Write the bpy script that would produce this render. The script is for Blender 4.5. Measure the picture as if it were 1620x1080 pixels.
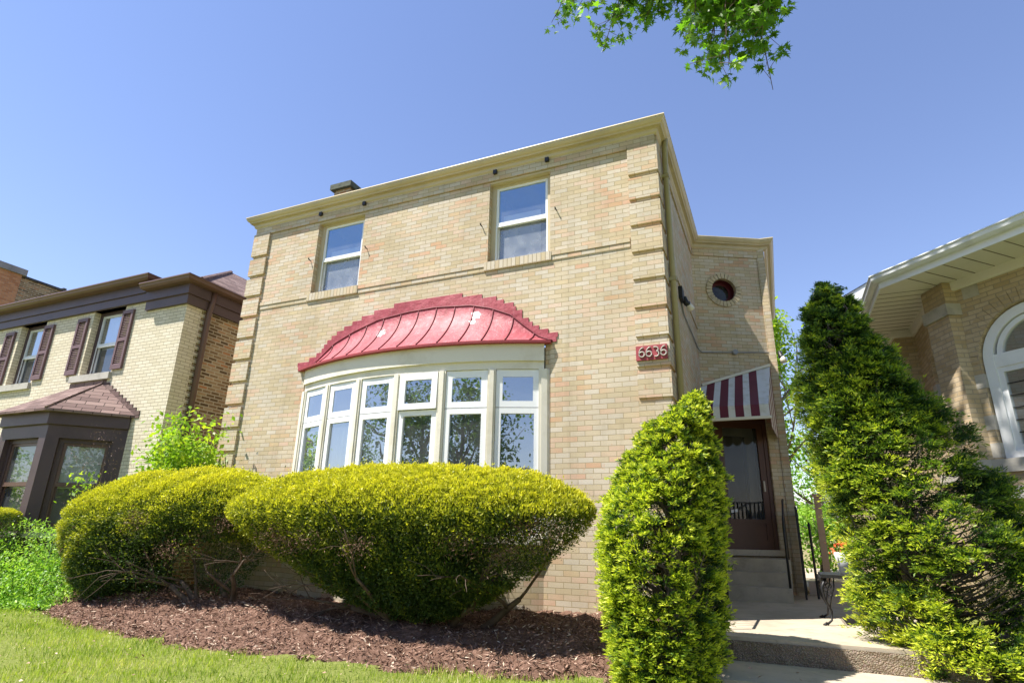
import bpy, math, random
import numpy as np
from mathutils import Vector, Matrix
R = math.radians
random.seed(7); rng = np.random.default_rng(7)
for o in list(bpy.data.objects): bpy.data.objects.remove(o)
SC = bpy.context.scene

# ---------------------------------------------------------------- camera
cd = bpy.data.cameras.new('camera'); cam = bpy.data.objects.new('camera', cd)
SC.collection.objects.link(cam); SC.camera = cam
yaw, pitch, roll = .4177, .3176, .0214
f_ = Vector((-math.sin(yaw)*math.cos(pitch), math.cos(yaw)*math.cos(pitch), math.sin(pitch)))
r_ = Vector((math.cos(yaw), math.sin(yaw), 0)); u_ = r_.cross(f_)
r2 = math.cos(roll)*r_ + math.sin(roll)*u_; u2 = -math.sin(roll)*r_ + math.cos(roll)*u_
M = Matrix((r2, u2, -f_)).transposed().to_4x4(); M.translation = Vector((1.0695, -7.3095, 1.4795))
cam.matrix_world = M
cd.sensor_width = 36; cd.lens = 930.94/1620*36; cd.clip_start = .05; cd.clip_end = 2000
# ---------------------------------------------------------------- light
SUN = Vector((-.42, -.36, 1)).normalized()
w = bpy.data.worlds.new('World'); SC.world = w; w.use_nodes = True
nt = w.node_tree; bg = nt.nodes['Background']
sky = nt.nodes.new('ShaderNodeTexSky'); sky.sky_type = 'NISHITA'; sky.sun_disc = False
sky.sun_elevation = math.asin(SUN.z); sky.sun_rotation = math.atan2(SUN.x, SUN.y)
sky.air_density = 1.3; sky.dust_density = 0.02; sky.ozone_density = 3.2; sky.altitude = 180
tn = nt.nodes.new('ShaderNodeMixRGB'); tn.blend_type = 'MULTIPLY'; tn.inputs[0].default_value = 1; tn.inputs[2].default_value = (1.10, .98, 1.09, 1)   # the day's clear violet blue
nt.links.new(sky.outputs[0], tn.inputs[1]); nt.links.new(tn.outputs[0], bg.inputs[0]); bg.inputs[1].default_value = .094
sl = bpy.data.lights.new('sun', 'SUN'); so = bpy.data.objects.new('sun', sl); SC.collection.objects.link(so)
sl.energy = 5.0; sl.angle = R(.53); sl.color = (1, .95, .87)
so.rotation_euler = SUN.to_track_quat('Z', 'Y').to_euler(); so.location = (-20, -20, 40)
SC.view_settings.view_transform = 'Standard'; SC.view_settings.look = 'None'
SC.view_settings.exposure = 1.03; SC.view_settings.gamma = 1
SC.cycles.max_bounces = 8; SC.cycles.transparent_max_bounces = 12

# ---------------------------------------------------------------- materials
class NT:
    def __init__(s, name):
        s.m = bpy.data.materials.new(name); s.m.use_nodes = True; s.t = s.m.node_tree
        s.b = s.t.nodes['Principled BSDF']; s.out = s.t.nodes['Material Output']
    def n(s, typ, **k):
        nd = s.t.nodes.new('ShaderNode'+typ)
        for a, v in k.items():
            if a.startswith('i_'):
                key = a[2:]; nd.inputs[int(key) if key.isdigit() else key].default_value = v
            else: setattr(nd, a, v)
        return nd
    def l(s, a, b): s.t.links.new(a, b)
    def ramp(s, fac, stops, interp='LINEAR'):
        r = s.n('ValToRGB'); e = r.color_ramp.elements; r.color_ramp.interpolation = interp
        while len(e) < len(stops): e.new(.5)
        for i, (p, c) in enumerate(stops): e[i].position = p; e[i].color = (*c, 1)
        s.l(fac, r.inputs[0]); return r.outputs[0]
    def noise(s, vec, scale, detail=4, rough=.55):
        nd = s.n('TexNoise'); nd.inputs['Scale'].default_value = scale; nd.inputs['Detail'].default_value = detail
        nd.inputs['Roughness'].default_value = rough
        if vec is not None: s.l(vec, nd.inputs['Vector'])
        return nd.outputs['Fac']
    def mix(s, fac, a, b, mode='MIX'):
        nd = s.n('MixRGB', blend_type=mode)
        for sock, v in zip(nd.inputs, (fac, a, b)):
            if isinstance(v, (int, float)): sock.default_value = v
            elif isinstance(v, tuple): sock.default_value = (*v, 1)
            else: s.l(v, sock)
        return nd.outputs[0]
    def math(s, op, a, b=0.):
        nd = s.n('Math', operation=op)
        for sock, v in zip(nd.inputs, (a, b)):
            if isinstance(v, (int, float)): sock.default_value = v
            else: s.l(v, sock)
        return nd.outputs[0]
    def bump(s, h, strength=.4, dist=.01):
        nd = s.n('Bump'); nd.inputs['Strength'].default_value = strength; nd.inputs['Distance'].default_value = dist
        s.l(h, nd.inputs['Height']); s.l(nd.outputs[0], s.b.inputs['Normal'])
    def pos(s): return s.n('NewGeometry').outputs['Position']
    def uv(s): return s.n('UVMap', uv_map='UV').outputs[0]
    def set(s, col=None, rough=.7, spec=.3, metal=0):
        if col is not None:
            if isinstance(col, tuple): s.b.inputs['Base Color'].default_value = (*col, 1)
            else: s.l(col, s.b.inputs['Base Color'])
        if isinstance(rough, float) or isinstance(rough, int): s.b.inputs['Roughness'].default_value = rough
        else: s.l(rough, s.b.inputs['Roughness'])
        s.b.inputs['Specular IOR Level'].default_value = spec; s.b.inputs['Metallic'].default_value = metal
        return s.m

def paint(name, col, rough=.5, var=.12, scale=3., spec=.4, dirt=None, bumps=.05):
    k = NT(name); p = k.pos(); n1 = k.noise(p, scale, 6, .6); n2 = k.noise(p, scale*14, 4)
    dk = dirt or tuple(c*(1-var*2) for c in col); lt = tuple(min(1, c*(1+var*.5)) for c in col)
    c = k.ramp(n1, [(.25, dk), (.5, col), (.8, lt)])
    c = k.mix(k.math('MULTIPLY', n2, .18), c, dk)
    k.bump(n2, bumps, .004)
    return k.set(c, rough, spec)

def brick(name, stops, mortar, w=.2032, h=.0677, ms=.0045, orange=None, oamt=.25, stain=.22, rough=.85, bstr=.55):
    k = NT(name); uv = k.uv()
    bt = k.n('TexBrick', offset=.5, squash=1.0); k.l(uv, bt.inputs['Vector'])
    for a, v in (('Color1', (0, 0, 0, 1)), ('Color2', (1, 1, 1, 1)), ('Mortar', (.5, .5, .5, 1)), ('Scale', 1.), ('Mortar Size', ms),
                 ('Mortar Smooth', .15), ('Bias', 0.), ('Brick Width', w), ('Row Height', h)): bt.inputs[a].default_value = v
    c = k.ramp(bt.outputs['Color'], stops)
    p = k.pos()
    if orange:
        o1 = k.ramp(k.noise(uv, 7.5, 5, .75), [(.60, (0, 0, 0)), (.68, (1, 1, 1))])
        o2 = k.ramp(k.noise(uv, 1.1, 2), [(.42, (0, 0, 0)), (.62, (1, 1, 1))])
        o3 = k.ramp(bt.outputs['Color'], [(.62, (0, 0, 0)), (.9, (1, 1, 1))])
        oo = k.math('MAXIMUM', k.math('MULTIPLY', o1, o2), k.math('MULTIPLY', o3, k.math('MULTIPLY', o2, .8)))
        c = k.mix(k.math('MULTIPLY', oo, oamt), c, orange)
    g = k.noise(p, 60, 3, .7); big = k.noise(p, .9, 5, .6)
    c = k.mix(k.math('MULTIPLY', k.ramp(g, [(.3, (1, 1, 1)), (.6, (0, 0, 0))]), .22), c, tuple(x*.55 for x in stops[0][1]))
    c = k.mix(bt.outputs['Fac'], c, mortar)
    c = k.mix(k.math('MULTIPLY', k.ramp(big, [(.35, (1, 1, 1)), (.6, (0, 0, 0))]), stain), c, tuple(x*.5 for x in stops[0][1]))
    mp_ = k.n('Mapping'); mp_.inputs['Scale'].default_value = (2.6, 2.6, .28); k.l(p, mp_.inputs['Vector']); st = k.noise(mp_.outputs[0], 1.6, 6, .7)
    c = k.mix(k.math('MULTIPLY', k.ramp(st, [(.52, (0, 0, 0)), (.75, (1, 1, 1))]), stain*1.1), c, tuple(x*.45 for x in stops[0][1]))
    hgt = k.math('SUBTRACT', k.math('MULTIPLY', g, .25), bt.outputs['Fac'])
    k.bump(hgt, bstr, .006)
    return k.set(c, rough, .2)

BL = [(0, (0.524, 0.426, 0.274)), (.18, (0.567, 0.472, 0.324)), (.34, (0.583, 0.519, 0.425)), (.48, (0.605, 0.503, 0.354)), (.62, (0.626, 0.561, 0.470)), (.74, (0.594, 0.477, 0.333)), (.86, (0.647, 0.503, 0.390)), (.95, (0.605, 0.493, 0.304)), (1, (0.546, 0.457, 0.333))]
MAT = {}
MAT['blond'] = brick('blond_brick', BL, (.35, .28, .175), orange=(.60, .29, .17), oamt=.75, ms=.0042, stain=.30)
MAT['rowlock'] = brick('rowlock_brick', BL, (.25, .19, .11), w=.0677, h=.2032, orange=(.55, .36, .2))
MAT['cream_brick'] = brick('cream_face_brick', [(0, (.64, .57, .42)), (.5, (.70, .63, .48)), (1, (.74, .67, .53))], (.36, .30, .21), ms=.0055, stain=.1)
MAT['common'] = brick('common_brick', [(0, (.13, .085, .045)), (.3, (.25, .16, .08)), (.6, (.38, .26, .14)), (.8, (.46, .34, .20)), (1, (.52, .24, .10))], (.52, .44, .31), ms=.012, bstr=1., stain=.25)
MAT['tan_brick'] = brick('tan_brick', [(0, (.45, .34, .20)), (.5, (.53, .41, .26)), (1, (.58, .47, .32))], (.36, .30, .22), ms=.0075, stain=.18)
MAT['orange_brick'] = brick('orange_brick', [(0, (.42, .18, .08)), (.5, (.52, .25, .12)), (1, (.58, .30, .15))], (.40, .25, .17), ms=.008)
MAT['cream'] = paint('cream_paint', (.56, .47, .30), .45, .12, 1.2)
MAT['trim'] = paint('ivory_trim_paint', (.74, .70, .60), .5, .08, 2., dirt=(.55, .50, .38))
MAT['white'] = paint('white_vinyl', (.84, .85, .86), .35, .03, 2.)
MAT['whitepaint'] = paint('white_wood_paint', (.80, .81, .82), .5, .06, 3.)
MAT['soffit'] = paint('beige_soffit', (.74, .71, .66), .6, .06, 2.)
MAT['metal_white'] = paint('aged_white_metal', (.72, .74, .76), .38, .1, 4.)
MAT['brown'] = paint('brown_paint', (.085, .055, .058), .45, .15, 2.)
MAT['brown2'] = paint('brown_gutter', (.13, .075, .06), .4, .12, 2.)
MAT['mauve'] = paint('mauve_shutter_paint', (.16, .095, .10), .55, .12, 3.)
MAT['olive'] = paint('olive_downspout', (.36, .31, .16), .4, .1, 2.)
MAT['stone'] = paint('limestone', (.46, .43, .38), .85, .2, 5., bumps=.3)
MAT['ledge'] = paint('weathered_ledge', (.36, .34, .33), .9, .3, 14., bumps=.6)
MAT['darkstone'] = paint('lichen_stone', (.10, .11, .08), .9, .35, 9., bumps=.5)
MAT['iron'] = paint('black_iron', (.018, .018, .02), .45, .3, 8.)
MAT['conduit'] = paint('grey_conduit', (.28, .29, .31), .4, .1, 5.)
MAT['bark'] = paint('bark', (.13, .09, .065), .9, .35, 9., bumps=.8)
MAT['barkgrey'] = paint('grey_bark', (.16, .13, .11), .9, .35, 7., bumps=.8)
MAT['door'] = paint('brown_storm_door', (.085, .035, .024), .4, .15, 2.5)
MAT['maroon'] = paint('maroon_paint', (.13, .014, .035), .55, .12, 3.)
MAT['maroonwall'] = paint('maroon_reveal', (.10, .012, .02), .6, .12, 3.)
MAT['awnwhite'] = paint('awning_white', (.70, .70, .70), .6, .1, 6., dirt=(.52, .50, .42))
MAT['interior'] = paint('dim_room', (.36, .36, .35), .9, .1, 1.)
MAT['curtain'] = paint('sheer_curtain', (.55, .56, .56), .9, .12, 3.)
MAT['blind'] = paint('window_blind', (.78, .80, .82), .8, .06, 2.)
MAT['paper'] = paint('white_paper', (.8, .8, .8), .7, .02, 4.)
MAT['bulb'] = paint('flood_lamp_glass', (.75, .70, .60), .15, .05, 9., spec=.8)
MAT['pewter'] = paint('pewter_digits', (.42, .38, .33), .35, .2, 30., spec=.6)
MAT['wood'] = paint('pinkish_wood', (.50, .40, .33), .8, .15, 3.)
MAT['siding'] = paint('green_siding', (.16, .22, .17), .7, .1, 2.)
MAT['plaque'] = paint('red_plaque', (.34, .055, .065), .6, .15, 10.)
def redmetal():
    k = NT('red_painted_metal'); p = k.pos(); n1 = k.noise(p, 2.2, 5); n2 = k.noise(p, 9, 6, .7); n3 = k.noise(p, 40, 3)
    c = k.ramp(n1, [(.3, (.31, .045, .065)), (.55, (.38, .075, .095)), (.8, (.46, .14, .155))])
    c = k.mix(k.ramp(n2, [(.665, (0, 0, 0)), (.675, (1, 1, 1))]), c, (.42, .12, .10))
    c = k.mix(k.ramp(n2, [(.715, (0, 0, 0)), (.72, (1, 1, 1))]), c, (.62, .60, .58))
    mp_ = k.n('Mapping'); mp_.inputs['Scale'].default_value = (9, 3, .9); k.l(p, mp_.inputs['Vector']); st = k.noise(mp_.outputs[0], 2., 6, .7)     # chalky fading and rusty runs down the panels
    c = k.mix(k.math('MULTIPLY', k.ramp(st, [(.5, (0, 0, 0)), (.7, (1, 1, 1))]), .5), c, (.22, .05, .045)); c = k.mix(k.math('MULTIPLY', k.ramp(st, [(.3, (1, 1, 1)), (.45, (0, 0, 0))]), .4), c, (.52, .24, .25))
    k.bump(k.math('ADD', k.math('MULTIPLY', n1, 3.), k.math('MULTIPLY', n2, .8)), .45, .03)
    return k.set(c, k.ramp(n2, [(.3, (.46, .46, .46)), (.7, (.64, .64, .64))]), .35)
MAT['red'] = redmetal()
MAT['darkred'] = paint('dark_red_seam', (.16, .015, .025), .5, .1, 4.)
MAT['peel'] = paint('bare_peeled_metal', (.60, .60, .60), .35, .2, 20.)
def shingle(name, stops):
    k = NT(name); uv = k.uv(); bt = k.n('TexBrick', offset=.37); k.l(uv, bt.inputs['Vector'])
    for a, v in (('Color1', (0, 0, 0, 1)), ('Color2', (1, 1, 1, 1)), ('Scale', 1.), ('Mortar Size', .006), ('Mortar Smooth', .1), ('Brick Width', .30), ('Row Height', .14)): bt.inputs[a].default_value = v
    c = k.ramp(bt.outputs['Color'], stops); g = k.noise(k.pos(), 150, 2)
    c = k.mix(k.math('MULTIPLY', g, .35), c, tuple(x*.4 for x in stops[0][1])); c = k.mix(bt.outputs['Fac'], c, tuple(x*.25 for x in stops[0][1]))
    k.bump(k.math('SUBTRACT', k.math('MULTIPLY', g, .3), bt.outputs['Fac']), .8, .012)
    return k.set(c, .9, .2)
MAT['shingle'] = shingle('brown_shingle', [(0, (.15, .10, .09)), (.5, (.215, .145, .13)), (1, (.29, .205, .18))])
MAT['greyshingle'] = shingle('grey_shingle', [(0, (.06, .06, .065)), (.5, (.10, .10, .105)), (1, (.14, .14, .14))])
def tile():
    k = NT('red_clay_tile'); uv = k.uv(); wv = k.n('TexWave', wave_type='BANDS', bands_direction='X'); k.l(uv, wv.inputs['Vector']); wv.inputs['Scale'].default_value = 1.3
    n = k.noise(k.pos(), 3, 3); c = k.ramp(n, [(.3, (.30, .10, .06)), (.7, (.45, .20, .13))]); c = k.mix(k.math('MULTIPLY', wv.outputs['Fac'], .5), c, (.1, .04, .03))
    k.bump(wv.outputs['Fac'], 1., .05); return k.set(c, .8)
MAT['tile'] = tile()
def glass(name, refl, tint=(.9, .95, 1.), trans=(.85, .9, .92), haze=.06):
    k = NT(name); t = k.t; g = k.n('BsdfGlossy'); g.inputs['Roughness'].default_value = .006; g.inputs['Color'].default_value = (*tint, 1)
    p = k.pos(); n = k.noise(p, 1.7, 2); b = k.n('Bump'); b.inputs['Strength'].default_value = .05; b.inputs['Distance'].default_value = .03; k.l(n, b.inputs['Height']); k.l(b.outputs[0], g.inputs['Normal'])
    tr = k.n('BsdfTransparent'); tr.inputs['Color'].default_value = (*trans, 1)
    fr = k.n('Fresnel'); fr.inputs['IOR'].default_value = 1.5
    fac = k.math('MINIMUM', k.math('ADD', fr.outputs[0], refl), .95)
    mx = k.n('MixShader'); k.l(fac, mx.inputs[0]); k.l(tr.outputs[0], mx.inputs[1]); k.l(g.outputs[0], mx.inputs[2])
    df = k.n('BsdfDiffuse'); df.inputs['Color'].default_value = (.62, .66, .70, 1); m2 = k.n('MixShader'); hz = k.noise(p, 5., 4); k.l(k.math('MULTIPLY', hz, haze*2), m2.inputs[0]); k.l(mx.outputs[0], m2.inputs[1]); k.l(df.outputs[0], m2.inputs[2])   # dust and screens scatter some light
    k.l(m2.outputs[0], k.out.inputs['Surface']); return k.m
MAT['glass'] = glass('window_glass', .34)
MAT['glass_sky'] = glass('upper_sash_glass', .32, (.52, .76, .96), haze=.09)
MAT['screen'] = glass('screened_glass', .15, (.80, .86, .92), (.62, .64, .66), haze=.24)
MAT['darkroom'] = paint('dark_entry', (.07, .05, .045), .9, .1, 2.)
MAT['ringbrick'] = paint('ring_brick', (.52, .43, .29), .85, .25, 9.)
MAT['glass_low'] = glass('plain_glass', .07, trans=(.8, .82, .82))
MAT['glass_dim'] = glass('storm_door_glass', .01, (.7, .68, .66), (.55, .53, .5))
def concrete(name, col, agg=False):
    k = NT(name); p = k.pos(); n1 = k.noise(p, 1.6, 6, .65); n2 = k.noise(p, 22, 5, .7)
    c = k.ramp(n1, [(.3, tuple(x*.72 for x in col)), (.55, col), (.8, tuple(min(1, x*1.12) for x in col))])
    if agg:
        v = k.n('TexVoronoi'); v.inputs['Scale'].default_value = 75; k.l(p, v.inputs['Vector'])
        c = k.mix(.55, c, k.mix(.3, k.ramp(v.outputs['Distance'], [(.1, (.6, .5, .38)), (.5, (.14, .10, .07))]), v.outputs['Color'], 'MULTIPLY'))
        k.bump(v.outputs['Distance'], .7, .02)
    else: k.bump(n2, .35, .008)
    c = k.mix(k.math('MULTIPLY', n2, .25), c, tuple(x*.55 for x in col))
    n3 = k.noise(p, 5.5, 7, .72); c = k.mix(k.math('MULTIPLY', k.ramp(n3, [(.55, (0, 0, 0)), (.68, (1, 1, 1))]), .45), c, tuple(x*.42 for x in col))
    vc = k.n('TexVoronoi', feature='DISTANCE_TO_EDGE'); vc.inputs['Scale'].default_value = .55; k.l(k.mix(.08, p, k.n('TexNoise').outputs['Color'], 'ADD'), vc.inputs['Vector'])
    c = k.mix(k.math('MULTIPLY', k.ramp(vc.outputs['Distance'], [(.0, (1, 1, 1)), (.006, (0, 0, 0))]), .3), c, tuple(x*.25 for x in col))
    return k.set(c, .9, .2)
MAT['concrete'] = concrete('concrete', (.50, .425, .325)); MAT['aggregate'] = concrete('exposed_aggregate', (.36, .29, .21), True)
MAT['foundation'] = concrete('foundation_concrete', (.30, .29, .30))
MAT['asphalt'] = concrete('asphalt', (.06, .06, .065))
def soil(name, a, b, sc=18):
    k = NT(name); p = k.pos(); n = k.noise(p, sc, 8, .75); n2 = k.noise(p, 1.2, 3)
    c = k.ramp(n, [(.3, tuple(x*.45 for x in a)), (.5, a), (.7, b)]); c = k.mix(k.math('MULTIPLY', n2, .35), c, tuple(x*.7 for x in a))
    k.bump(n, 1., .03); return k.set(c, .95, .1)
MAT['mulch'] = soil('mulch', (.18, .105, .075), (.32, .20, .155))
MAT['turf'] = soil('turf_soil', (.22, .26, .06), (.36, .36, .14), 30)
def leaf(name, stops, trans=.35, rough=.45, spec=.35):
    k = NT(name); a = k.n('Attribute', attribute_name='tint'); c = k.ramp(a.outputs['Fac'], stops)
    k.set(c, rough, spec)
    tl = k.n('BsdfTranslucent'); c2 = k.mix(.5, c, (1., 1., .25), 'MULTIPLY'); cc = k.mix(1., c, (1.5, 1.6, .7), 'MULTIPLY'); k.l(cc, tl.inputs['Color'])
    mx = k.n('MixShader'); mx.inputs[0].default_value = trans; k.l(k.b.outputs[0], mx.inputs[1]); k.l(tl.outputs[0], mx.inputs[2]); k.l(mx.outputs[0], k.out.inputs['Surface'])
    return k.m
MAT['yew'] = leaf('clipped_yew_foliage', [(0, (.028, .055, .016)), (.3, (.06, .11, .022)), (.5, (.19, .22, .025)), (.72, (.48, .47, .035)), (1, (.70, .64, .06))], .34)
MAT['yew2'] = leaf('soft_yew_foliage', [(0, (.018, .045, .014)), (.3, (.045, .10, .022)), (.52, (.17, .27, .03)), (.75, (.48, .55, .042)), (1, (.68, .70, .07))], .35)
MAT['maple'] = leaf('maple_leaves', [(0, (.05, .13, .012)), (.5, (.11, .24, .018)), (1, (.24, .38, .03))], .6)
MAT['broad'] = leaf('broad_leaves', [(0, (.10, .20, .02)), (.5, (.21, .35, .03)), (1, (.44, .52, .05))], .42)
MAT['weed'] = leaf('weed_leaves', [(0, (.09, .24, .03)), (.5, (.24, .42, .06)), (1, (.42, .56, .10))], .4)
MAT['grass'] = leaf('grass_blades', [(0, (.10, .18, .02)), (.4, (.29, .39, .045)), (.75, (.46, .51, .09)), (1, (.66, .58, .34))], .35)
MAT['purple'] = leaf('purple_leaves', [(0, (.05, .02, .03)), (1, (.16, .07, .08))], .3)
MAT['chips'] = leaf('mulch_chips_wood', [(0, (.05, .025, .02)), (.5, (.24, .14, .10)), (.85, (.44, .29, .22)), (1, (.62, .50, .38))], 0, .9, .1)
MAT['dead'] = leaf('dead_twigs', [(0, (.20, .11, .08)), (1, (.35, .24, .2))], .1)
MAT['distant'] = leaf('far_tree_leaves', [(0, (.03, .08, .015)), (.5, (.10, .19, .03)), (1, (.24, .36, .05))], .4)

# ---------------------------------------------------------------- mesh building
class MB:
    def __init__(s): s.v = []; s.f = []; s.m = []; s.T = Matrix.Identity(4); s.mi = 0
    def frame(s, origin, ang):   # local x along the wall, local y into it
        s.T = Matrix.Translation(Vector(origin)) @ Matrix.Rotation(ang, 4, 'Z'); return s
    def poly(s, pts):
        i = len(s.v); s.v += [tuple(s.T @ Vector(p)) for p in pts]; s.f.append(tuple(range(i, i+len(pts)))); s.m.append(s.mi); return s
    def box(s, x0, x1, y0, y1, z0, z1, skip=''):
        P = [(x0, y0, z0), (x1, y0, z0), (x1, y1, z0), (x0, y1, z0), (x0, y0, z1), (x1, y0, z1), (x1, y1, z1), (x0, y1, z1)]
        for k, q in dict(b=(3, 2, 1, 0), t=(4, 5, 6, 7), f=(0, 1, 5, 4), r=(1, 2, 6, 5), k=(2, 3, 7, 6), l=(3, 0, 4, 7)).items():
            if k not in skip: s.poly([P[i] for i in q])
        return s
    def prism(s, pts, y0, y1):   # polygon in xz, counter clockwise from the front (-y)
        s.poly([(x, y0, z) for x, z in pts]); s.poly([(x, y1, z) for x, z in reversed(pts)])
        for (a, b), (c, d) in zip(pts, pts[1:]+pts[:1]): s.poly([(a, y0, b), (a, y1, b), (c, y1, d), (c, y0, d)])
        return s
    def slab(s, pts, z0, z1):    # polygon in xy, ccw from above
        s.poly([(x, y, z1) for x, y in pts]); s.poly([(x, y, z0) for x, y in reversed(pts)])
        for (a, b), (c, d) in zip(pts, pts[1:]+pts[:1]): s.poly([(a, b, z0), (c, d, z0), (c, d, z1), (a, b, z1)])
        return s
    def tube(s, pts, r, n=8, caps=True):
        pts = [Vector(p) for p in pts]; rs = r if isinstance(r, (list, tuple)) else [r]*len(pts)
        ring = []; prev = None
        for i, p in enumerate(pts):
            t = (pts[min(i+1, len(pts)-1)]-pts[max(i-1, 0)]).normalized()
            if prev is None: a = t.orthogonal().normalized()
            else:
                a = prev - t*prev.dot(t); a = a.normalized() if a.length > 1e-6 else t.orthogonal().normalized()
            prev = a; b = t.cross(a); base = len(s.v)
            for k in range(n):
                an = 2*math.pi*k/n; s.v.append(tuple(s.T @ (p+(a*math.cos(an)+b*math.sin(an))*rs[i])))
            ring.append(base)
        for i in range(len(ring)-1):
            for k in range(n):
                s.f.append((ring[i]+k, ring[i]+(k+1) % n, ring[i+1]+(k+1) % n, ring[i+1]+k)); s.m.append(s.mi)
        if caps:
            s.f.append(tuple(ring[0]+k for k in reversed(range(n)))); s.m.append(s.mi); s.f.append(tuple(ring[-1]+k for k in range(n))); s.m.append(s.mi)
        return s
    def sweep(s, prof, path):    # prof: (offset outwards, z) top to bottom; path: xy points, outside on the right-hand side
        P = [Vector((a, b)) for a, b in path]; nrm = []
        for i in range(len(P)):
            ns = []
            for a, b in ((i-1, i), (i, i+1)):
                if a >= 0 and b < len(P): d = (P[b]-P[a]).normalized(); ns.append(Vector((d.y, -d.x)))
            m = sum(ns, Vector((0, 0))).normalized(); nrm.append(m/max(.3, m.dot(ns[0])))
        for i in range(len(P)-1):
            for (o0, z0), (o1, z1) in zip(prof, prof[1:]):
                a, b = P[i]+nrm[i]*o0, P[i+1]+nrm[i+1]*o0; c, d = P[i+1]+nrm[i+1]*o1, P[i]+nrm[i]*o1
                s.poly([(d.x, d.y, z1), (c.x, c.y, z1), (b.x, b.y, z0), (a.x, a.y, z0)])
        for i, rev in ((0, 0), (len(P)-1, 1)):
            pts = [(*(P[i]+nrm[i]*o), z) for o, z in prof]; s.poly(pts if rev else pts[::-1])
        return s
    def wall(s, x0, x1, z0, z1, holes=(), depth=.12, y=0.):
        xs = sorted({x0, x1, *[h[0] for h in holes], *[h[1] for h in holes]}); zs = sorted({z0, z1, *[h[2] for h in holes], *[h[3] for h in holes]})
        for a, b in zip(xs, xs[1:]):
            for c, d in zip(zs, zs[1:]):
                mx, mz = (a+b)/2, (c+d)/2
                if not any(h[0] < mx < h[1] and h[2] < mz < h[3] for h in holes): s.poly([(a, y, c), (b, y, c), (b, y, d), (a, y, d)])
        for a, b, c, d in [h[:4] for h in holes]:
            e = y+depth
            s.poly([(a, y, c), (a, y, d), (a, e, d), (a, e, c)]); s.poly([(b, y, d), (b, y, c), (b, e, c), (b, e, d)])
            s.poly([(a, y, d), (b, y, d), (b, e, d), (a, e, d)]); s.poly([(b, y, c), (a, y, c), (a, e, c), (b, e, c)])
        return s
    def build(s, name, mats, parent=None, smooth=False, bevel=0, **props):
        me = bpy.data.meshes.new(name); off = OFF.get(parent, Vector((0, 0, 0)))
        me.from_pydata([tuple(Vector(v)-off) for v in s.v], [], s.f)
        mats = mats if isinstance(mats, (list, tuple)) else [mats]
        for m in mats: me.materials.append(MAT[m])
        me.polygons.foreach_set('material_index', s.m)
        uvl = me.uv_layers.new(name='UV'); dat = np.zeros((len(me.loops), 2), dtype=np.float32)
        for p in me.polygons:
            n = p.normal
            t = Vector((-n.y, n.x, 0)); t = t.normalized() if t.length > .05 else Vector((1, 0, 0))
            b = n.cross(t)
            for li in p.loop_indices:
                co = me.vertices[me.loops[li].vertex_index].co+off; dat[li] = (co.dot(t), co.dot(b))
        uvl.data.foreach_set('uv', dat.ravel())
        if smooth: me.polygons.foreach_set('use_smooth', [True]*len(me.polygons))
        o = bpy.data.objects.new(name, me); SC.collection.objects.link(o)
        if parent: o.parent = parent; OFF[o] = off
        if bevel:
            b = o.modifiers.new('bevel', 'BEVEL'); b.width = bevel; b.segments = 2; b.limit_method = 'ANGLE'; b.angle_limit = R(50)
        for k, v in props.items(): o[k] = v
        return o
OFF = {}
def thing(name, label, cat, loc, group=None):
    o = bpy.data.objects.new(name, None); SC.collection.objects.link(o); o.location = loc; o.empty_display_size = .3
    OFF[o] = Vector(loc); o['label'] = label; o['category'] = cat
    if group: o['group'] = group
    return o
def tag(o, label, cat, group=None):
    o['label'] = label; o['category'] = cat
    if group: o['group'] = group
    return o
def quads(name, V, mat, parent=None, tint=None, nv=4, **props):
    """V: (n, nv, 3) array, one face each"""
    V = np.asarray(V, dtype=np.float32); n = len(V); off = OFF.get(parent, Vector((0, 0, 0)))
    me = bpy.data.meshes.new(name); me.vertices.add(n*nv); me.vertices.foreach_set('co', (V-np.array(off, dtype=np.float32)).reshape(-1))
    me.loops.add(n*nv); me.loops.foreach_set('vertex_index', np.arange(n*nv, dtype=np.int32))
    me.polygons.add(n); me.polygons.foreach_set('loop_start', np.arange(0, n*nv, nv, dtype=np.int32)); me.polygons.foreach_set('loop_total', np.full(n, nv, dtype=np.int32))
    me.materials.append(MAT[mat]); me.update(calc_edges=True)
    if tint is not None:
        a = me.attributes.new('tint', 'FLOAT', 'FACE'); a.data.foreach_set('value', np.clip(tint, 0, 1).astype(np.float32))
    o = bpy.data.objects.new(name, me); SC.collection.objects.link(o)
    if parent: o.parent = parent; OFF[o] = off
    for k, v in props.items(): o[k] = v
    return o
def unit(a): return a/np.maximum(np.linalg.norm(a, axis=-1, keepdims=True), 1e-9)
def rnd(n, s=1.): return rng.normal(0, s, (n, 3))
def leaves(P, D, L, W, fold=.0, nrm=None):
    """diamond leaves from base P along D; returns (n,4,3)"""
    n = len(P); D = unit(D); N = rnd(n) if nrm is None else nrm+rnd(n, .35)
    S = unit(np.cross(D, N)); L = np.broadcast_to(L, (n,))[:, None]; W = np.broadcast_to(W, (n,))[:, None]
    mid = P+D*L*.45
    up = unit(np.cross(S, D))*W*fold
    return np.stack([P, mid+S*W*.5+up, P+D*L, mid-S*W*.5+up], 1)
STAR = np.array([(0, 0), (.13, .10), (.48, .0), (.27, .24), (.70, .50), (.36, .45), (.19, .44), (.24, .70), (.11, .66), (.0, 1.08)])
STAR = np.concatenate([STAR, STAR[1:-1][::-1]*np.array([-1, 1])])
def mapleleaves(P, D, L, nrm):
    n = len(P); D = unit(D); S = unit(np.cross(D, nrm+rnd(n, .4))); L = np.broadcast_to(L, (n,))
    return P[:, None]+STAR[None, :, 0, None]*S[:, None]*L[:, None, None]+STAR[None, :, 1, None]*D[:, None]*L[:, None, None]
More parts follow.
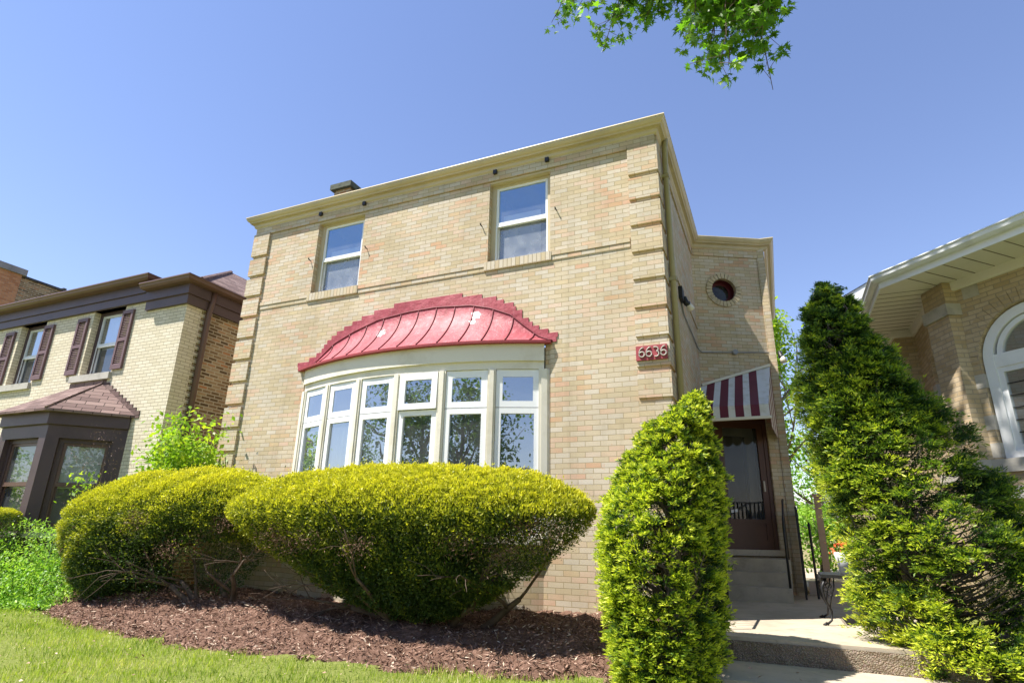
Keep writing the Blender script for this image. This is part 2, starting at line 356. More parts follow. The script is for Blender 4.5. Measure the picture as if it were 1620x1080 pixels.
def vnoise(P, sc, seed=0):
    """cheap smooth pseudo noise -1..1"""
    r = np.random.default_rng(seed); out = 0
    for k in range(5):
        d = r.normal(0, 1, 3); ph = r.uniform(0, 6.28); out = out+np.sin((P@d)*sc*(1+.6*k)+ph)/(1+.35*k)
    return out/2.6
#@@SETTING@@
# ================================================================ setting: ground
def ground_z(x, y):
    x = np.asarray(x, dtype=float); y = np.asarray(y, dtype=float)
    z = np.where(y < -2.2, .30+(y+2.2)*.045, .30+np.clip((y+2.2)/2.2, 0, 1)*.12)
    return np.maximum(z, .0)
xs = np.unique(np.concatenate([np.arange(-120, 121, 8.), np.arange(-14, 8, .25)])); ys = np.unique(np.concatenate([np.arange(-80, 161, 8.), np.arange(-9, 6, .25)]))
X, Y = np.meshgrid(xs, ys); Z = ground_z(X, Y)+np.where((Y < 0) & (Y > -9), .02*np.sin(X*1.7+Y)*np.cos(Y*2.1-X*.6), 0)
g = MB(); nx, ny = len(xs), len(ys)
g.v = [tuple(p) for p in np.stack([X, Y, Z], -1).reshape(-1, 3)]
g.f = [(j*nx+i, j*nx+i+1, (j+1)*nx+i+1, (j+1)*nx+i) for j in range(ny-1) for i in range(nx-1)]; g.m = [0]*len(g.f)
g.build('lawn', 'turf', smooth=True, kind='structure')
MB().box(-120, 120, -22, -13.5, -.2, .05).build('road', 'asphalt', kind='structure')
m = MB(); m.box(-120, 120, -13.5, -13.35, -.2, .16); m.build('kerb', 'concrete', kind='structure')
m = MB()
for i in range(-20, 20): m.box(i*1.5, i*1.5+1.49, -10.4, -8.9, -.1, .09)
m.build('pavement', 'concrete', kind='structure')
m = MB(); m.slab([(.35, -8.9), (1.6, -8.9), (1.6, -1.75), (.35, -1.75)], -.1, .22); m.build('path', 'concrete', kind='structure')
m = MB(); m.box(1.45, 3.3, 4.9, 20, .2, .5); m.build('side_path', 'concrete', kind='structure')
# landing and low step in front of the house steps
def slabnoise(name, x0, x1, y0, y1, z0, z1, label, cat):
    m = MB(); n = 26; top = []
    t = thing(name, label, cat, ((x0+x1)/2, y0, z0))
    bt = MB(); bt.box(x0, x1, y0+.012, y1, z0, z1); bt.build('tread', 'concrete', t, bevel=.025)
    fx = np.linspace(x0, x1, 60); fz = np.linspace(z0, z1-.03, 10); 
    def pt(i, j):
        a, b = fx[i], fz[j]; d = .007*math.sin(a*23+b*31)*math.sin(a*9-b*17)+random.uniform(-.002, .002); return (a, y0+d-.004, b)
    G = [[pt(i, j) for j in range(10)] for i in range(60)]
    for i in range(59):
        for j in range(9): m.poly([G[i][j], G[i+1][j], G[i+1][j+1], G[i][j+1]])
    m.build('riser', 'aggregate', t); return t
slabnoise('concrete_landing', .28, 2.5, -.86, 4.9, .3, .62, 'broad concrete landing with a rough pebbly front edge at the foot of the house steps', 'landing')
slabnoise('concrete_step', .30, 2.2, -1.75, -.87, .05, .42, 'low concrete step in front of the rough landing edge', 'step')
# ---------------------------------------------------------------- mulch bed
def mulch_front(x): return np.interp(x, [-9.3, -8.6, -7, -4.7, -2.65, -1.1, -.3, .25], [-1.45, -1.72, -2.15, -2.42, -2.34, -2.02, -1.9, -1.75])
def mulch_z(x, y):
    yf = mulch_front(x); d = np.clip((y-yf)/1.0, 0, 1); zb = ground_z(x, y)
    return zb-.02+.22*np.sin(d*math.pi/2)+.03*np.sin(x*5+y*3)*np.sin(y*7-x*2)+.028*np.sin(x*13)*np.sin(y*15+x*4)+.016*np.sin(x*31+y*9)*np.sin(y*37-x*5)
m = MB(); nx, ny = 190, 44
for j in range(ny):
    for i in range(nx):
        x = -9.3+9.6*i/(nx-1); yf = float(mulch_front(x))+.05*math.sin(x*9)+.03*math.sin(x*23); y = yf-.03+(.1-yf)*j/(ny-1)
        y = max(y, yf-.03); m.v.append((x, y, float(mulch_z(x, max(y, yf)))+(random.uniform(-.012, .012) if j else -.04)))
for j in range(ny-1):
    for i in range(nx-1): a = j*nx+i; m.f.append((a, a+1, a+nx+1, a+nx)); m.m.append(0)
m.build('mulch_bed', 'mulch', smooth=True, kind='structure')
n = 46000
cx = rng.uniform(-9.2, .25, n); yf = mulch_front(cx); cy = yf+rng.uniform(0, 1, n)**1.3*(-.05-yf)-.03*rng.random(n)
P = np.stack([cx, cy, mulch_z(cx, np.maximum(cy, yf))+rng.uniform(-.006, .014, n)], 1)
D = rng.normal(0, 1, (n, 3)); D[:, 2] *= .35; nr = rng.normal(0, .55, (n, 3)); nr[:, 2] += 1
Q = leaves(P, D, rng.uniform(.02, .085, n), rng.uniform(.005, .016, n), .15, nr)
quads('mulch_chips', Q, 'chips', tint=np.clip(rng.normal(.5, .3, n), 0, 1)+(rng.random(n) < .02)*.6, kind='stuff')
# ---------------------------------------------------------------- grass
n = 150000
gx = rng.uniform(-12.5, .3, n); gy = rng.uniform(-5.2, .2, n); edge = mulch_front(np.clip(gx, -9.3, .25))+.05*np.sin(gx*9)+.03*np.sin(gx*23)
keep = ((gy < edge+rng.normal(0, .035, n)) | (gx < -9.35)) & (gy < 1.0-gx*.0)
keep &= ~((gy > -1.3) & (gx < -8.6) & (rng.random(n) < .5))
gx, gy = gx[keep], gy[keep]; n = len(gx)
P = np.stack([gx, gy, ground_z(gx, gy)-.01], 1)
pat = vnoise(P*np.array([1, 1, 0]), 1.5, 3)+.6*vnoise(P, 6., 9)
D = np.stack([rng.normal(0, .35, n), rng.normal(0, .35, n), np.ones(n)], 1)
tuft = np.clip(vnoise(P, 4.5, 15)-.45, 0, 1); L = np.clip(.05+.028*vnoise(P, 3., 5)+.09*tuft*(rng.random(n) < .6)+rng.normal(0, .018, n), .015, .16)
Q = leaves(P, D, L, rng.uniform(.004, .008, n))
quads('grass', Q, 'grass', tint=np.clip(.42+.2*pat-.25*tuft+rng.normal(0, .17, n)+(rng.random(n) < .12+.25*np.clip(vnoise(P, 2.2, 21)-.2, 0, 1))*.5, 0, 1), kind='stuff')

# ================================================================ main house
HX = -7.607; WT = 7.018; Y2 = 3.78; AN = R(28)
ca, sa = math.cos(AN), math.sin(AN); WL = 1.40; WE = (WL*ca, Y2+WL*sa)   # end of the angled wing wall
house = thing('brick_house', 'two storey blond brick house with red roofed bow window and striped awning', 'house', (-3.8, 0, .42))
W1 = (-6.071, -5.05, 5.422, 6.837); W2 = (-2.617, -1.594, 5.422, 6.837); BAY = (-5.93, -1.59, 1.33, 4.06)
m = MB(); m.wall(HX, 0, .62, WT, [W1, W2, BAY], .2)
m.poly([(0, 0, .62), (0, Y2, .62), (0, Y2, WT), (0, 0, WT)])                       # right side
m.poly([(HX, 9, .62), (HX, 0, .62), (HX, 0, WT), (HX, 9, WT)]); m.poly([(WE[0]+.1, 9, .62), (HX, 9, .62), (HX, 9, WT), (WE[0]+.1, 9, WT)])
PC = (.60, 6.115); RO = .245
DR = (.16, 1.16, 1.33, 3.62)                                                       # door opening in wing frame
T = MB().frame((0, Y2, 0), AN); m.T = T.T
def circ_wall(m, x0, x1, z0, z1, c, r, y=0, n=40, depth=.0):
    h = r*1.25; pts = [(c[0]+r*math.cos(2*math.pi*k/n), c[1]+r*math.sin(2*math.pi*k/n)) for k in range(n)]
    def sq(k):
        a = 2*math.pi*k/n; q = h/max(abs(math.cos(a)), abs(math.sin(a))); return (c[0]+q*math.cos(a), c[1]+q*math.sin(a))
    for k in range(n):
        a, b = pts[k], pts[(k+1) % n]; d, e = sq(k), sq(k+1)
        m.poly([(a[0], y, a[1]), (d[0], y, d[1]), (e[0], y, e[1]), (b[0], y, b[1])][::-1])
        if depth: m.poly([(a[0], y, a[1]), (b[0], y, b[1]), (b[0], y+depth, b[1]), (a[0], y+depth, a[1])])
    for q in ((x0, c[0]-h, z0, z1), (c[0]+h, x1, z0, z1), (c[0]-h, c[0]+h, z0, c[1]-h), (c[0]-h, c[0]+h, c[1]+h, z1)):
        m.poly([(q[0], y, q[2]), (q[1], y, q[2]), (q[1], y, q[3]), (q[0], y, q[3])])
m.wall(0, WL, .42, 4.5, [DR], .16); circ_wall(m, 0, WL, 4.5, WT, PC, RO, 0, 40, .2)
m.T = Matrix.Identity(4)
m.poly([(WE[0]+.1, WE[1]+.02, .42), (WE[0]+.1, 9, .42), (WE[0]+.1, 9, WT), (WE[0]+.1, WE[1]+.02, WT)])
m.box(HX, WE[0]+.1, 9, 9.01, .42, WT)
m.build('wall', 'blond', house)
MB().box(WE[0]-.035, WE[0]+.098, WE[1]-.045, WE[1]+.3, .42, WT).build('corner_strip', 'blond', house)
m = MB(); m.box(HX+.03, -.03, .03, 3.7, .2, .62); m.build('foundation', 'foundation', house)
m = MB(); m.box(HX-.02, .02, -.035, 0, .42, .60); m.build('plinth', 'foundation', house)
# frieze band and upper panel edge
m = MB()
for a, b in ((HX+.38, -.41),): m.box(a, b, -.026, .0, 6.84, WT)
m.box(HX+.0, HX+.38, -.026, 0, 6.86, WT); m.box(-.41, 0, -.026, 0, 6.86, WT)
m.box(0, .026, 0.002, Y2-.03, 6.84, WT)
m.frame((0, Y2, 0), AN); m.box(.03, WL-.03, -.022, 0, 6.84, WT); m.build('frieze', 'blond', house)
m = MB()
segs = ((HX+.38, W1[0]-.04), (W1[1]+.02, W2[0]-.02), (W2[1]+.0, -.42))
for a, b in segs: m.box(a, b, -.012, 0, 5.275, 5.35); m.box(a, b, -.022, 0, 5.35, 5.42)
m.box(0, .02, .45, Y2-.01, 5.28, 5.35); m.build('belt_course', 'blond', house)
for k in range(15):                                                                 # quoin blocks, five courses each and one course of gap
    zb = 6.4-.4064*k; zt = min(zb+.335, 6.86) if k else 6.858
    if zb < .62: break
    MB().box(-.40, .024, -.042, .40, zb, zt).build('quoin', 'blond', house)
    MB().box(HX-.024, HX+.37, -.042, .37, zb, zt).build('quoin', 'blond', house)
for x0, x1, z0, z1 in (W1, W2): MB().box(x0-.04, x1+.02, -.03, .1, z0-.145, z0).build('window_sill', 'rowlock', house)
# cornice
path = [(HX, 6), (HX, 0), (0, 0), (0, Y2), WE, (WE[0]+.12, WE[1]+.01), (WE[0]+.12, 9)]
m = MB(); m.sweep([(.0, 7.11), (.075, 7.11), (.075, 7.075), (.055, 7.07), (.05, 7.02), (.03, 7.0), (.0, 6.985)], path); m.build('fascia', 'cream', house)
m = MB(); m.sweep([(.0, 7.20), (.175, 7.20), (.178, 7.185), (.168, 7.18), (.165, 7.155), (.14, 7.12), (.115, 7.105), (.11, 7.085), (.0, 7.085)], path); m.build('gutter', 'cream', house, smooth=False)
m = MB(); m.slab([(HX, .01), (0, .01), (0, Y2), WE, (WE[0]+.1, 9), (HX, 9)], 7.1, 7.19); m.build('roof', 'greyshingle', house)
ch = MB(); ch.box(-7.47, -7.02, 1.75, 2.3, 7.19, 8.86); cho = ch.build('chimney', 'common', house)
MB().box(-7.54, -6.96, 1.67, 2.38, 8.86, 8.99).build('chimney_cap', 'darkstone', cho)
m = MB()
m.tube([(.10, .33, 7.12), (.085, .33, 6.95), (.075, .33, 6.6), (.075, .33, .75)], .042, 10); dsp = m.build('downspout', 'olive', house, smooth=True)
for z in (6.48, 4.85, 2.6): MB().box(.02, .125, .28, .38, z-.025, z+.025).build('strap', 'olive', dsp)
for x in (-6.03, -5.06, -2.51, -1.63): MB().box(x-.03, x+.03, -.07, 0, 6.945, 7.01).build('iron_anchor', 'iron', house)
for x, z in ((-6.16, 6.08), (-4.93, 6.09), (-2.73, 6.07), (-1.49, 6.08)):
    MB().tube([(x, .0, z), (x, -.03, z), (x-.004, -.055, z+.012), (x-.006, -.062, z+.035)], [.008, .009, .011, .006], 6).build('shutter_hook', 'iron', house)
# upper windows
def room(m, x0, x1, z0, z1, y0, d):
    y1 = y0+d
    m.poly([(x0, y1, z0), (x1, y1, z0), (x1, y1, z1), (x0, y1, z1)]); m.poly([(x0, y0, z0), (x0, y1, z0), (x0, y1, z1), (x0, y0, z1)])
    m.poly([(x1, y1, z0), (x1, y0, z0), (x1, y0, z1), (x1, y1, z1)]); m.poly([(x0, y0, z1), (x0, y1, z1), (x1, y1, z1), (x1, y0, z1)]); m.poly([(x0, y1, z0), (x0, y0, z0), (x1, y0, z0), (x1, y1, z0)])
def frame4(m, x0, x1, z0, z1, y0, y1, t, tb=None, tt=None):
    tb = tb or t; tt = tt or t
    m.box(x0, x0+t, y0, y1, z0, z1); m.box(x1-t, x1, y0, y1, z0, z1); m.box(x0+t, x1-t, y0, y1, z1-tt, z1); m.box(x0+t, x1-t, y0, y1, z0, z0+tb)
def double_hung(parent, x0, x1, z0, z1, y, fr, casing, t=.05, upper='glass_sky', lower='screen', inside='blind', T=None, nm='window', full=False):
    m = MB(); m.T = T or m.T
    frame4(m, x0, x1, z0, z1, y-.01, y+.10, .075, .035, .075); f = m.build(nm, casing, parent)
    X0, X1, Z0, Z1 = x0+.075, x1-.075, z0+.035, z1-.075; zm = (Z0+Z1)/2-.02
    m = MB(); m.T = T or m.T; frame4(m, X0, X1, zm, Z1, y+.012, y+.05, t, .05); m.build('upper_sash', fr, f)
    m = MB(); m.T = T or m.T; frame4(m, X0, X1, Z0, zm+.03, y+.052, y+.09, t, .06); frame4(m, X0, X1, Z0, zm, y+.006, y+.02, .025, .03); m.build('lower_sash', fr, f)
    m = MB(); m.T = T or m.T; m.poly([(X0+t, y+.03, zm+.05), (X1-t, y+.03, zm+.05), (X1-t, y+.03, Z1-t), (X0+t, y+.03, Z1-t)]); m.build('pane', upper, f)
    m = MB(); m.T = T or m.T; m.poly([(X0+.025, y+.07, Z0+.03), (X1-.025, y+.07, Z0+.03), (X1-.025, y+.07, zm), (X0+.025, y+.07, zm)]); m.build('pane', lower, f)
    m = MB(); m.T = T or m.T; room(m, x0+.02, x1-.02, z0+.02, z1-.02, y+.1, 1.2); m.build('room', 'interior', f)
    if inside:
        m = MB(); m.T = T or m.T; bx = ((X0+.02, X1-.02, zm-.05, Z1) if full else (X0+.08, X1-.16, Z0, zm+.22)); m.poly([(bx[0], y+.125, bx[2]), (bx[1], y+.125, bx[2]), (bx[1], y+.125, bx[3]), (bx[0], y+.125, bx[3])]); m.build('blind', inside, f)  # half blind's strip in the upper sash stands in for a reflection
    return f
for q in (W1, W2):
    f = double_hung(house, *q, .10, 'white', 'cream', .042); MB().box(q[0]+.002, q[1]-.002, .004, .09, q[3]-.035, q[3]-.002).build('head_board', 'cream', f)
# round window
m = MB().frame((0, Y2, 0), AN); N = 26
for k in range(N):
    a0, a1 = 2*math.pi*(k+.08)/N, 2*math.pi*(k+.92)/N; r0, r1 = RO-.004, RO+.105
    P4 = [(PC[0]+r*math.cos(a), PC[1]+r*math.sin(a)) for r, a in ((r0, a0), (r1, a0), (r1, a1), (r0, a1))]
    m.poly([(p[0], -.03, p[1]) for p in P4][::-1])
    for (a, b) in zip(P4, P4[1:]+P4[:1]): m.poly([(a[0], -.03, a[1]), (b[0], -.03, b[1]), (b[0], .02, b[1]), (a[0], .02, a[1])])
ring = m.build('round_window', 'ringbrick', house)
m = MB().frame((0, Y2, 0), AN)
for k in range(40):
    a, b = 2*math.pi*k/40, 2*math.pi*(k+1)/40
    p = [(PC[0]+(RO-.012)*math.cos(t), PC[1]+(RO-.012)*math.sin(t)) for t in (a, b)]; q = [(PC[0]+(RO-.07)*math.cos(t), PC[1]+(RO-.07)*math.sin(t)) for t in (a, b)]
    m.poly([(p[0][0], .05, p[0][1]), (p[1][0], .05, p[1][1]), (p[1][0], .2, p[1][1]), (p[0][0], .2, p[0][1])])
    m.poly([(p[0][0], .17, p[0][1]), (q[0][0], .17, q[0][1]), (q[1][0], .17, q[1][1]), (p[1][0], .17, p[1][1])][::-1])
m.build('reveal', 'maroonwall', ring)
m = MB().frame((0, Y2, 0), AN); m.poly([(PC[0]+(RO-.02)*math.cos(t), .19, PC[1]+(RO-.02)*math.sin(t)) for t in np.linspace(0, 2*math.pi, 32, False)]); m.build('pane', 'glass_dim', ring)
m = MB().frame((0, Y2, 0), AN); room(m, PC[0]-.26, PC[0]+.26, PC[1]-.26, PC[1]+.26, .2, 1.); m.build('room', 'maroonwall', ring)
# house number plaque
m = MB().box(-.40, -.005, -.072, -.043, 3.625, 3.815); pl = m.build('number_plaque', 'plaque', house, bevel=.006)
def arc(cx, cz, r, a0, a1, n, rz=None): return [(cx+r*math.cos(R(a0+(a1-a0)*k/n)), cz+(rz or r)*math.sin(R(a0+(a1-a0)*k/n))) for k in range(n+1)]
for i, d in enumerate('6636'):
    x = -.357+.091*i; z = 3.72
    if d == '6': strokes = [arc(x+.034, z-.022, .034, 0, 360, 18), [(x+.058, z+.066), (x+.034, z+.062), (x+.016, z+.044), (x+.004, z+.015), (x, z-.022)]]
    else: strokes = [[(x+.002, z+.062)]+arc(x+.03, z+.031, .031, 90, -75, 10), arc(x+.031, z-.026, .036, 80, -120, 12)]
    m = MB()
    for s in strokes: m.tube([(a, -.082, b) for a, b in s], .0095, 6)
    m.build('digit', 'pewter', pl, smooth=True)
# flood lamps, conduit and junction box
def flood(p, d):
    p = Vector(p); d = Vector(d).normalized()
    m = MB(); m.tube([p, p+Vector((0, 0, -.05))+d*.06, p+d*.13], [.035, .045, .05], 10); f = m.build('flood_lamp', 'iron', house, smooth=True)
    m = MB(); m.tube([p+d*.12, p+d*.17, p+d*.23, p+d*.245], [.04, .05, .06, .03], 14); m.build('bulb', 'bulb', f, smooth=True)
flood((.06, 1.58, 5.08), (.35, .35, -.75)); flood((WE[0]+.16, WE[1]-.02, 4.88), (.25, -.1, -1))
MB().box(.0, .06, 1.40, 1.64, 5.0, 5.2).build('lamp_bracket', 'iron', house)
m = MB(); q = lambda s, z: (s*ca+sa*.018, Y2+s*sa-ca*.018, z)
m.tube([(.015, 1.6, 4.98), (.02, 1.75, 4.86), (.02, 3.6, 4.83), q(.05, 4.82), q(.69, 4.84), q(1.46, 4.87)], .0125, 8); m.build('conduit', 'conduit', house, smooth=True)
m = MB(); a = Vector(q(.69, 4.84)); m.tube([a+Vector((-sa*.02, ca*.02, 0)), a+Vector((sa*.05, -ca*.05, 0))], .05, 14); m.build('junction_box', 'conduit', house)
# ---------------------------------------------------------------- bow window
BC = (-3.79, 5.09); BR = 5.51; AH = R(22.5)
def bowp(a, dr=0): return (BC[0]+(BR+dr)*math.sin(a), BC[1]-(BR+dr)*math.cos(a))
def band(m, r0, r1, z0, z1, n=36, ah=AH):
    A = np.linspace(-ah, ah, n+1)
    for a, b in zip(A, A[1:]):
        p, q_, s, t = bowp(a, r1), bowp(b, r1), bowp(b, r0), bowp(a, r0)
        m.poly([(*p, z0), (*q_, z0), (*q_, z1), (*p, z1)]); m.poly([(*t, z1), (*p, z1), (*q_, z1), (*s, z1)][::1]); m.poly([(*p, z0), (*t, z0), (*s, z0), (*q_, z0)])
    for a, sgn in ((-ah, 1), (ah, -1)):
        p, t = bowp(a, r1), bowp(a, r0); f4 = [(*p, z0), (*p, z1), (*t, z1), (*t, z0)]; m.poly(f4[::sgn])
bow = MB(); band(bow, -.14, 0, 3.655, 3.765)
for k in range(7):
    a = -AH+2*AH*k/6; bow.frame((*bowp(a), 0), a); wd = .055 if 0 < k < 6 else .075
    bow.box(-wd, wd, -.005, .13, 1.45, 3.655); bow.box(-wd*.55, wd*.55, -.022, -.005, 1.45, 3.655)
bow.T = Matrix.Identity(4)
bow = bow.build('bow_window', 'trim', house)
m = MB(); band(m, -.14, .035, 3.765, 4.03); m.build('header_board', 'trim', bow)
m = MB(); band(m, -.2, .07, 1.37, 1.45); m.build('sill', 'trim', bow)
m = MB(); band(m, -.3, 0, .42, 1.37); m.build('apron_wall', 'blond', bow)
m = MB(); m.box(-1.675, -1.59, .03, .1, 1.33, 4.03); m.build('jamb_strip', 'blond', bow)
MB().box(-5.935, -5.905, .02, .1, 1.33, 4.03).build('jamb_strip', 'blond', bow)
for k in range(6):
    a = -AH+2*AH*(k+.5)/6; half = BR*AH/6-.062; out = -.075 if k == 3 else 0
    s = MB().frame((*bowp(a), 0), a); s.T = s.T @ Matrix.Translation((0, .012, 0)); yo = .0
    m = MB(); m.T = s.T.copy(); frame4(m, -half, half, 1.46, 3.115, .01, .06, .075, .09, .075); m.build('sash', 'white', bow)
    m = MB(); m.T = s.T.copy()
    if out: m.T = m.T @ Matrix.Translation((0, -.012, 3.64)) @ Matrix.Rotation(R(-1.3), 4, 'X') @ Matrix.Translation((0, 0, -3.64)); 
    frame4(m, -half, half, 3.125, 3.65, (.01 if not out else -.005), (.06 if not out else .045), .09, .085, .10); m.build('vent_sash', 'white', bow)
    m2 = MB(); m2.T = m.T.copy(); m2.poly([(-half+.08, .02, 3.2), (half-.08, .02, 3.2), (half-.08, .02, 3.56), (-half+.08, .02, 3.56)]); m2.build('pane', 'glass', bow)
    m = MB(); m.T = s.T.copy(); m.poly([(-half+.07, .04, 1.5), (half-.07, .04, 1.5), (half-.07, .04, 3.05), (-half+.07, .04, 3.05)]); m.build('pane', 'glass', bow)
    if k in (0, 1, 2, 4):
        m = MB(); m.T = s.T.copy(); xs_ = np.linspace(-half+.02, half-(.05, .05, .15, 0, .45)[k], 24)
        for i in range(23): m.poly([(xs_[i], .10+.02*math.sin(i*1.3), 1.45), (xs_[i+1], .10+.02*math.sin(i*1.3+1.3), 1.45), (xs_[i+1], .10+.02*math.sin(i*1.3+1.3), 3.12), (xs_[i], .10+.02*math.sin(i*1.3), 3.12)])
        m.build('curtain', 'curtain', bow, smooth=True)
m = MB(); room(m, -5.9, -1.69, 1.3, 3.9, .24, 3.4); m.build('room', 'interior', bow)
# red metal roof of the bow window
ZT = [(-6.06, 4.045), (-5.9, 4.06), (-5.73, 4.13), (-5.38, 4.42), (-5.01, 4.58), (-4.53, 4.73), (-3.96, 4.79), (-3.47, 4.80), (-2.86, 4.745), (-2.54, 4.66), (-2.2, 4.51), (-1.98, 4.31), (-1.75, 4.12), (-1.56, 4.045)]
zt = lambda x: float(np.interp(x, *zip(*ZT)))
def ye(x):
    v = (BR+.10)**2-(x-BC[0])**2; return min(-.012, BC[1]-math.sqrt(v)-.0)
def roofp(x, s, lift=0): y = ye(x)*(s**1.75); return (x, y-.014-lift*.6, zt(x)+(4.035-zt(x))*s+lift)
m = MB(); XS = np.linspace(-6.05, -1.56, 91); SS = np.linspace(0, 1, 15)
G = [[roofp(x, s) for s in SS] for x in XS]; base = 0
m.v = [p for row in G for p in row]
for i in range(90):
    for j in range(14): a = i*15+j; m.f.append((a, a+1, a+16, a+15)); m.m.append(0)
rf = m.build('bow_roof', 'red', bow, smooth=True)
m = MB()
for a, b in zip(XS, XS[1:]):
    p, q_ = roofp(a, 1), roofp(b, 1); m.poly([(p[0], p[1], p[2]-.03), (q_[0], q_[1], q_[2]-.03), (q_[0], q_[1]-.003, q_[2]+.004), (p[0], p[1]-.003, p[2]+.004)]); m.poly([(p[0], -.0, p[2]-.03), (q_[0], 0, q_[2]-.03), (q_[0], q_[1], q_[2]-.03), (p[0], p[1], p[2]-.03)])
m.build('drip_edge', 'plaque', bow)
for k in range(13):
    x = -5.73+.325*k
    if x > -1.7: break
    MB().tube([roofp(x, s, .006) for s in np.linspace(0.02, .985, 14)], .0095, 6).build('standing_seam', 'darkred', bow, smooth=True)
m = MB(); m.tube([roofp(x, .0, .004) for x in XS], .012, 6); m.build('top_bead', 'darkred', bow, smooth=True)
m = MB(); cs = .0677*1.0; k = 0; z = 4.03
while z < 5.02:                                                                     # flashing stepped along the brick courses
    ok = [x for x in np.linspace(-6.1, -1.5, 231) if zt(x)+(.17 if x > -5.6 and x < -2 else .12) >= z+.02]
    if ok: m.box(ok[0]-.02*(k % 2), ok[-1]+.02*(k % 2), -.0125-.0003*(k % 3), 0, z, z+cs, skip='' )
    z += cs; k += 1
m.build('step_flashing', 'red', bow)
def blob(cx, s, r, seed):
    rr = np.random.default_rng(seed); m = MB(); pts = []
    for t in np.linspace(0, 2*math.pi, 16, False):
        q = r*(.6+.6*rr.random()); x = cx+q*math.cos(t)*.9; p = roofp(x, min(.95, max(.03, s+q*math.sin(t)*1.1)), .004); pts.append(p)
    c = roofp(cx, s, .007)
    for a, b in zip(pts, pts[1:]+pts[:1]): m.poly([c, a, b])
    return m
blob(-4.38, .42, .10, 1).build('peeled_patch', 'peel', bow); blob(-4.33, .37, .04, 4).build('peeled_patch', 'darkred', bow); blob(-2.75, .22, .10, 2).build('peeled_patch', 'peel', bow)
blob(-2.78, .42, .06, 5).build('peeled_patch', 'peel', bow)
# ---------------------------------------------------------------- awning
yb, zb = 2.92, 3.585; sl_ = .69
def aw(x): return (Y2+x*math.tan(AN)-.02, zb+sl_*(Y2+x*math.tan(AN)-.02-yb))      # where the sloping canvas meets the angled wall
awn = MB(); cols = []
edges = [0, .1, .235, .34, .475, .58, .715, .82, .955, 1.10]; AX = lambda x, t: x
for i, (a, b) in enumerate(zip(edges, edges[1:])):
    awn.mi = i % 2
    (ya, za), (yb2, zb2) = aw(a), aw(b)
    awn.poly([(a, yb, zb), (b, yb, zb), (b, yb2, zb2), (a, ya, za)]); awn.poly([(a, yb-.004, 3.385), (b, yb-.004, 3.385), (b, yb, zb), (a, yb, zb)])
ya, za = aw(1.20)
nst = 7
for i in range(nst):                                                               # striped side cheek with a scalloped hem
    t0, t1 = i/nst, (i+1)/nst; awn.mi = (i+1) % 2; A = lambda t: yb+(ya-yb)*t
    zs = lambda t: zb+(za-zb)*t; XX = lambda t: 1.10+.10*t
    awn.poly([(XX(t0), A(t0), 3.3), (XX(t1), A(t1), 3.3), (XX(t1), A(t1), zs(t1)), (XX(t0), A(t0), zs(t0))])
    c = (A(t0)+A(t1))/2; h = (A(t1)-A(t0))/2; awn.poly([(XX((t0+t1)/2)+.055*math.cos(u)/nst, c+h*math.cos(u), 3.3+.09*math.sin(u)) for u in np.linspace(0, -math.pi, 9)])
awn.mi = 0; awn.poly([(1.10, yb, zb), (1.20, ya, za), (1.10, *aw(1.10))])
aw_o = awn.build('awning', ['awnwhite', 'maroon'], house)
m = MB(); m.box(-.0, 1.13, yb-.03, yb+.02, 3.345, 3.39); m.build('front_bar', 'trim', aw_o, bevel=.006)
p0 = (0.01, aw(0)[0]-.02, aw(0)[1]+.01); p1 = (1.20, aw(1.2)[0]-.02, aw(1.2)[1]+.01); m = MB(); m.tube([p0, p1], .032, 4); m.build('head_bar', 'trim', aw_o)
# ---------------------------------------------------------------- door
dT = MB().frame((0, Y2, 0), AN).T; x0, x1, z0, z1 = DR
m = MB(); m.T = dT.copy(); frame4(m, x0, x1, z0, z1, .04, .14, .07, .03, .09); fr = m.build('door_frame', 'door', house)
m = MB(); m.T = dT.copy(); frame4(m, x0+.07, x1-.07, z0+.03, z1-.09, .055, .095, .11, .12, .11); m.box(x0+.18, x1-.18, .055, .095, z0+.43, z0+.50); m.box(x0+.18, x1-.18, .068, .085, z0+.15, z0+.43); dr = m.build('storm_door', 'door', house, bevel=.004)
m = MB(); m.T = dT.copy(); m.poly([(x0+.17, .08, z0+.49), (x1-.17, .08, z0+.49), (x1-.17, .08, z1-.19), (x0+.17, .08, z1-.19)]); m.build('pane', 'glass_dim', dr)
m = MB(); m.T = dT.copy()
for i in range(9): x = x0+.2+.075*i; m.box(x-.006, x+.006, .055, .07, z0+.50, z0+.78)
m.box(x0+.18, x1-.18, .055, .07, z0+.77, z0+.785); m.build('guard_grille', 'iron', dr)
m = MB(); m.T = dT.copy(); m.box(x1-.165, x1-.135, .02, .055, 2.30, 2.48); m.build('handle', 'pewter', dr, bevel=.005)
m = MB(); m.T = dT.copy(); m.poly([(x0+.22, .074, 1.93), (x0+.36, .074, 1.95), (x0+.36, .074, 2.0), (x0+.22, .074, 1.98)]); m.build('paper_note', 'paper', dr)
m = MB(); m.T = dT.copy(); frame4(m, x0+.1, x1-.1, z0, z1-.1, .36, .40, .16, .3, .2); m.build('inner_door', 'interior', house)
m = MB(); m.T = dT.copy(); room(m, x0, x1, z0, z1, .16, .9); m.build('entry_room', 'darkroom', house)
m = MB(); m.T = dT.copy(); m.box(x0-.02, x1+.12, -.10, .12, 1.235, 1.33); m.build('threshold', 'concrete', house, bevel=.012)
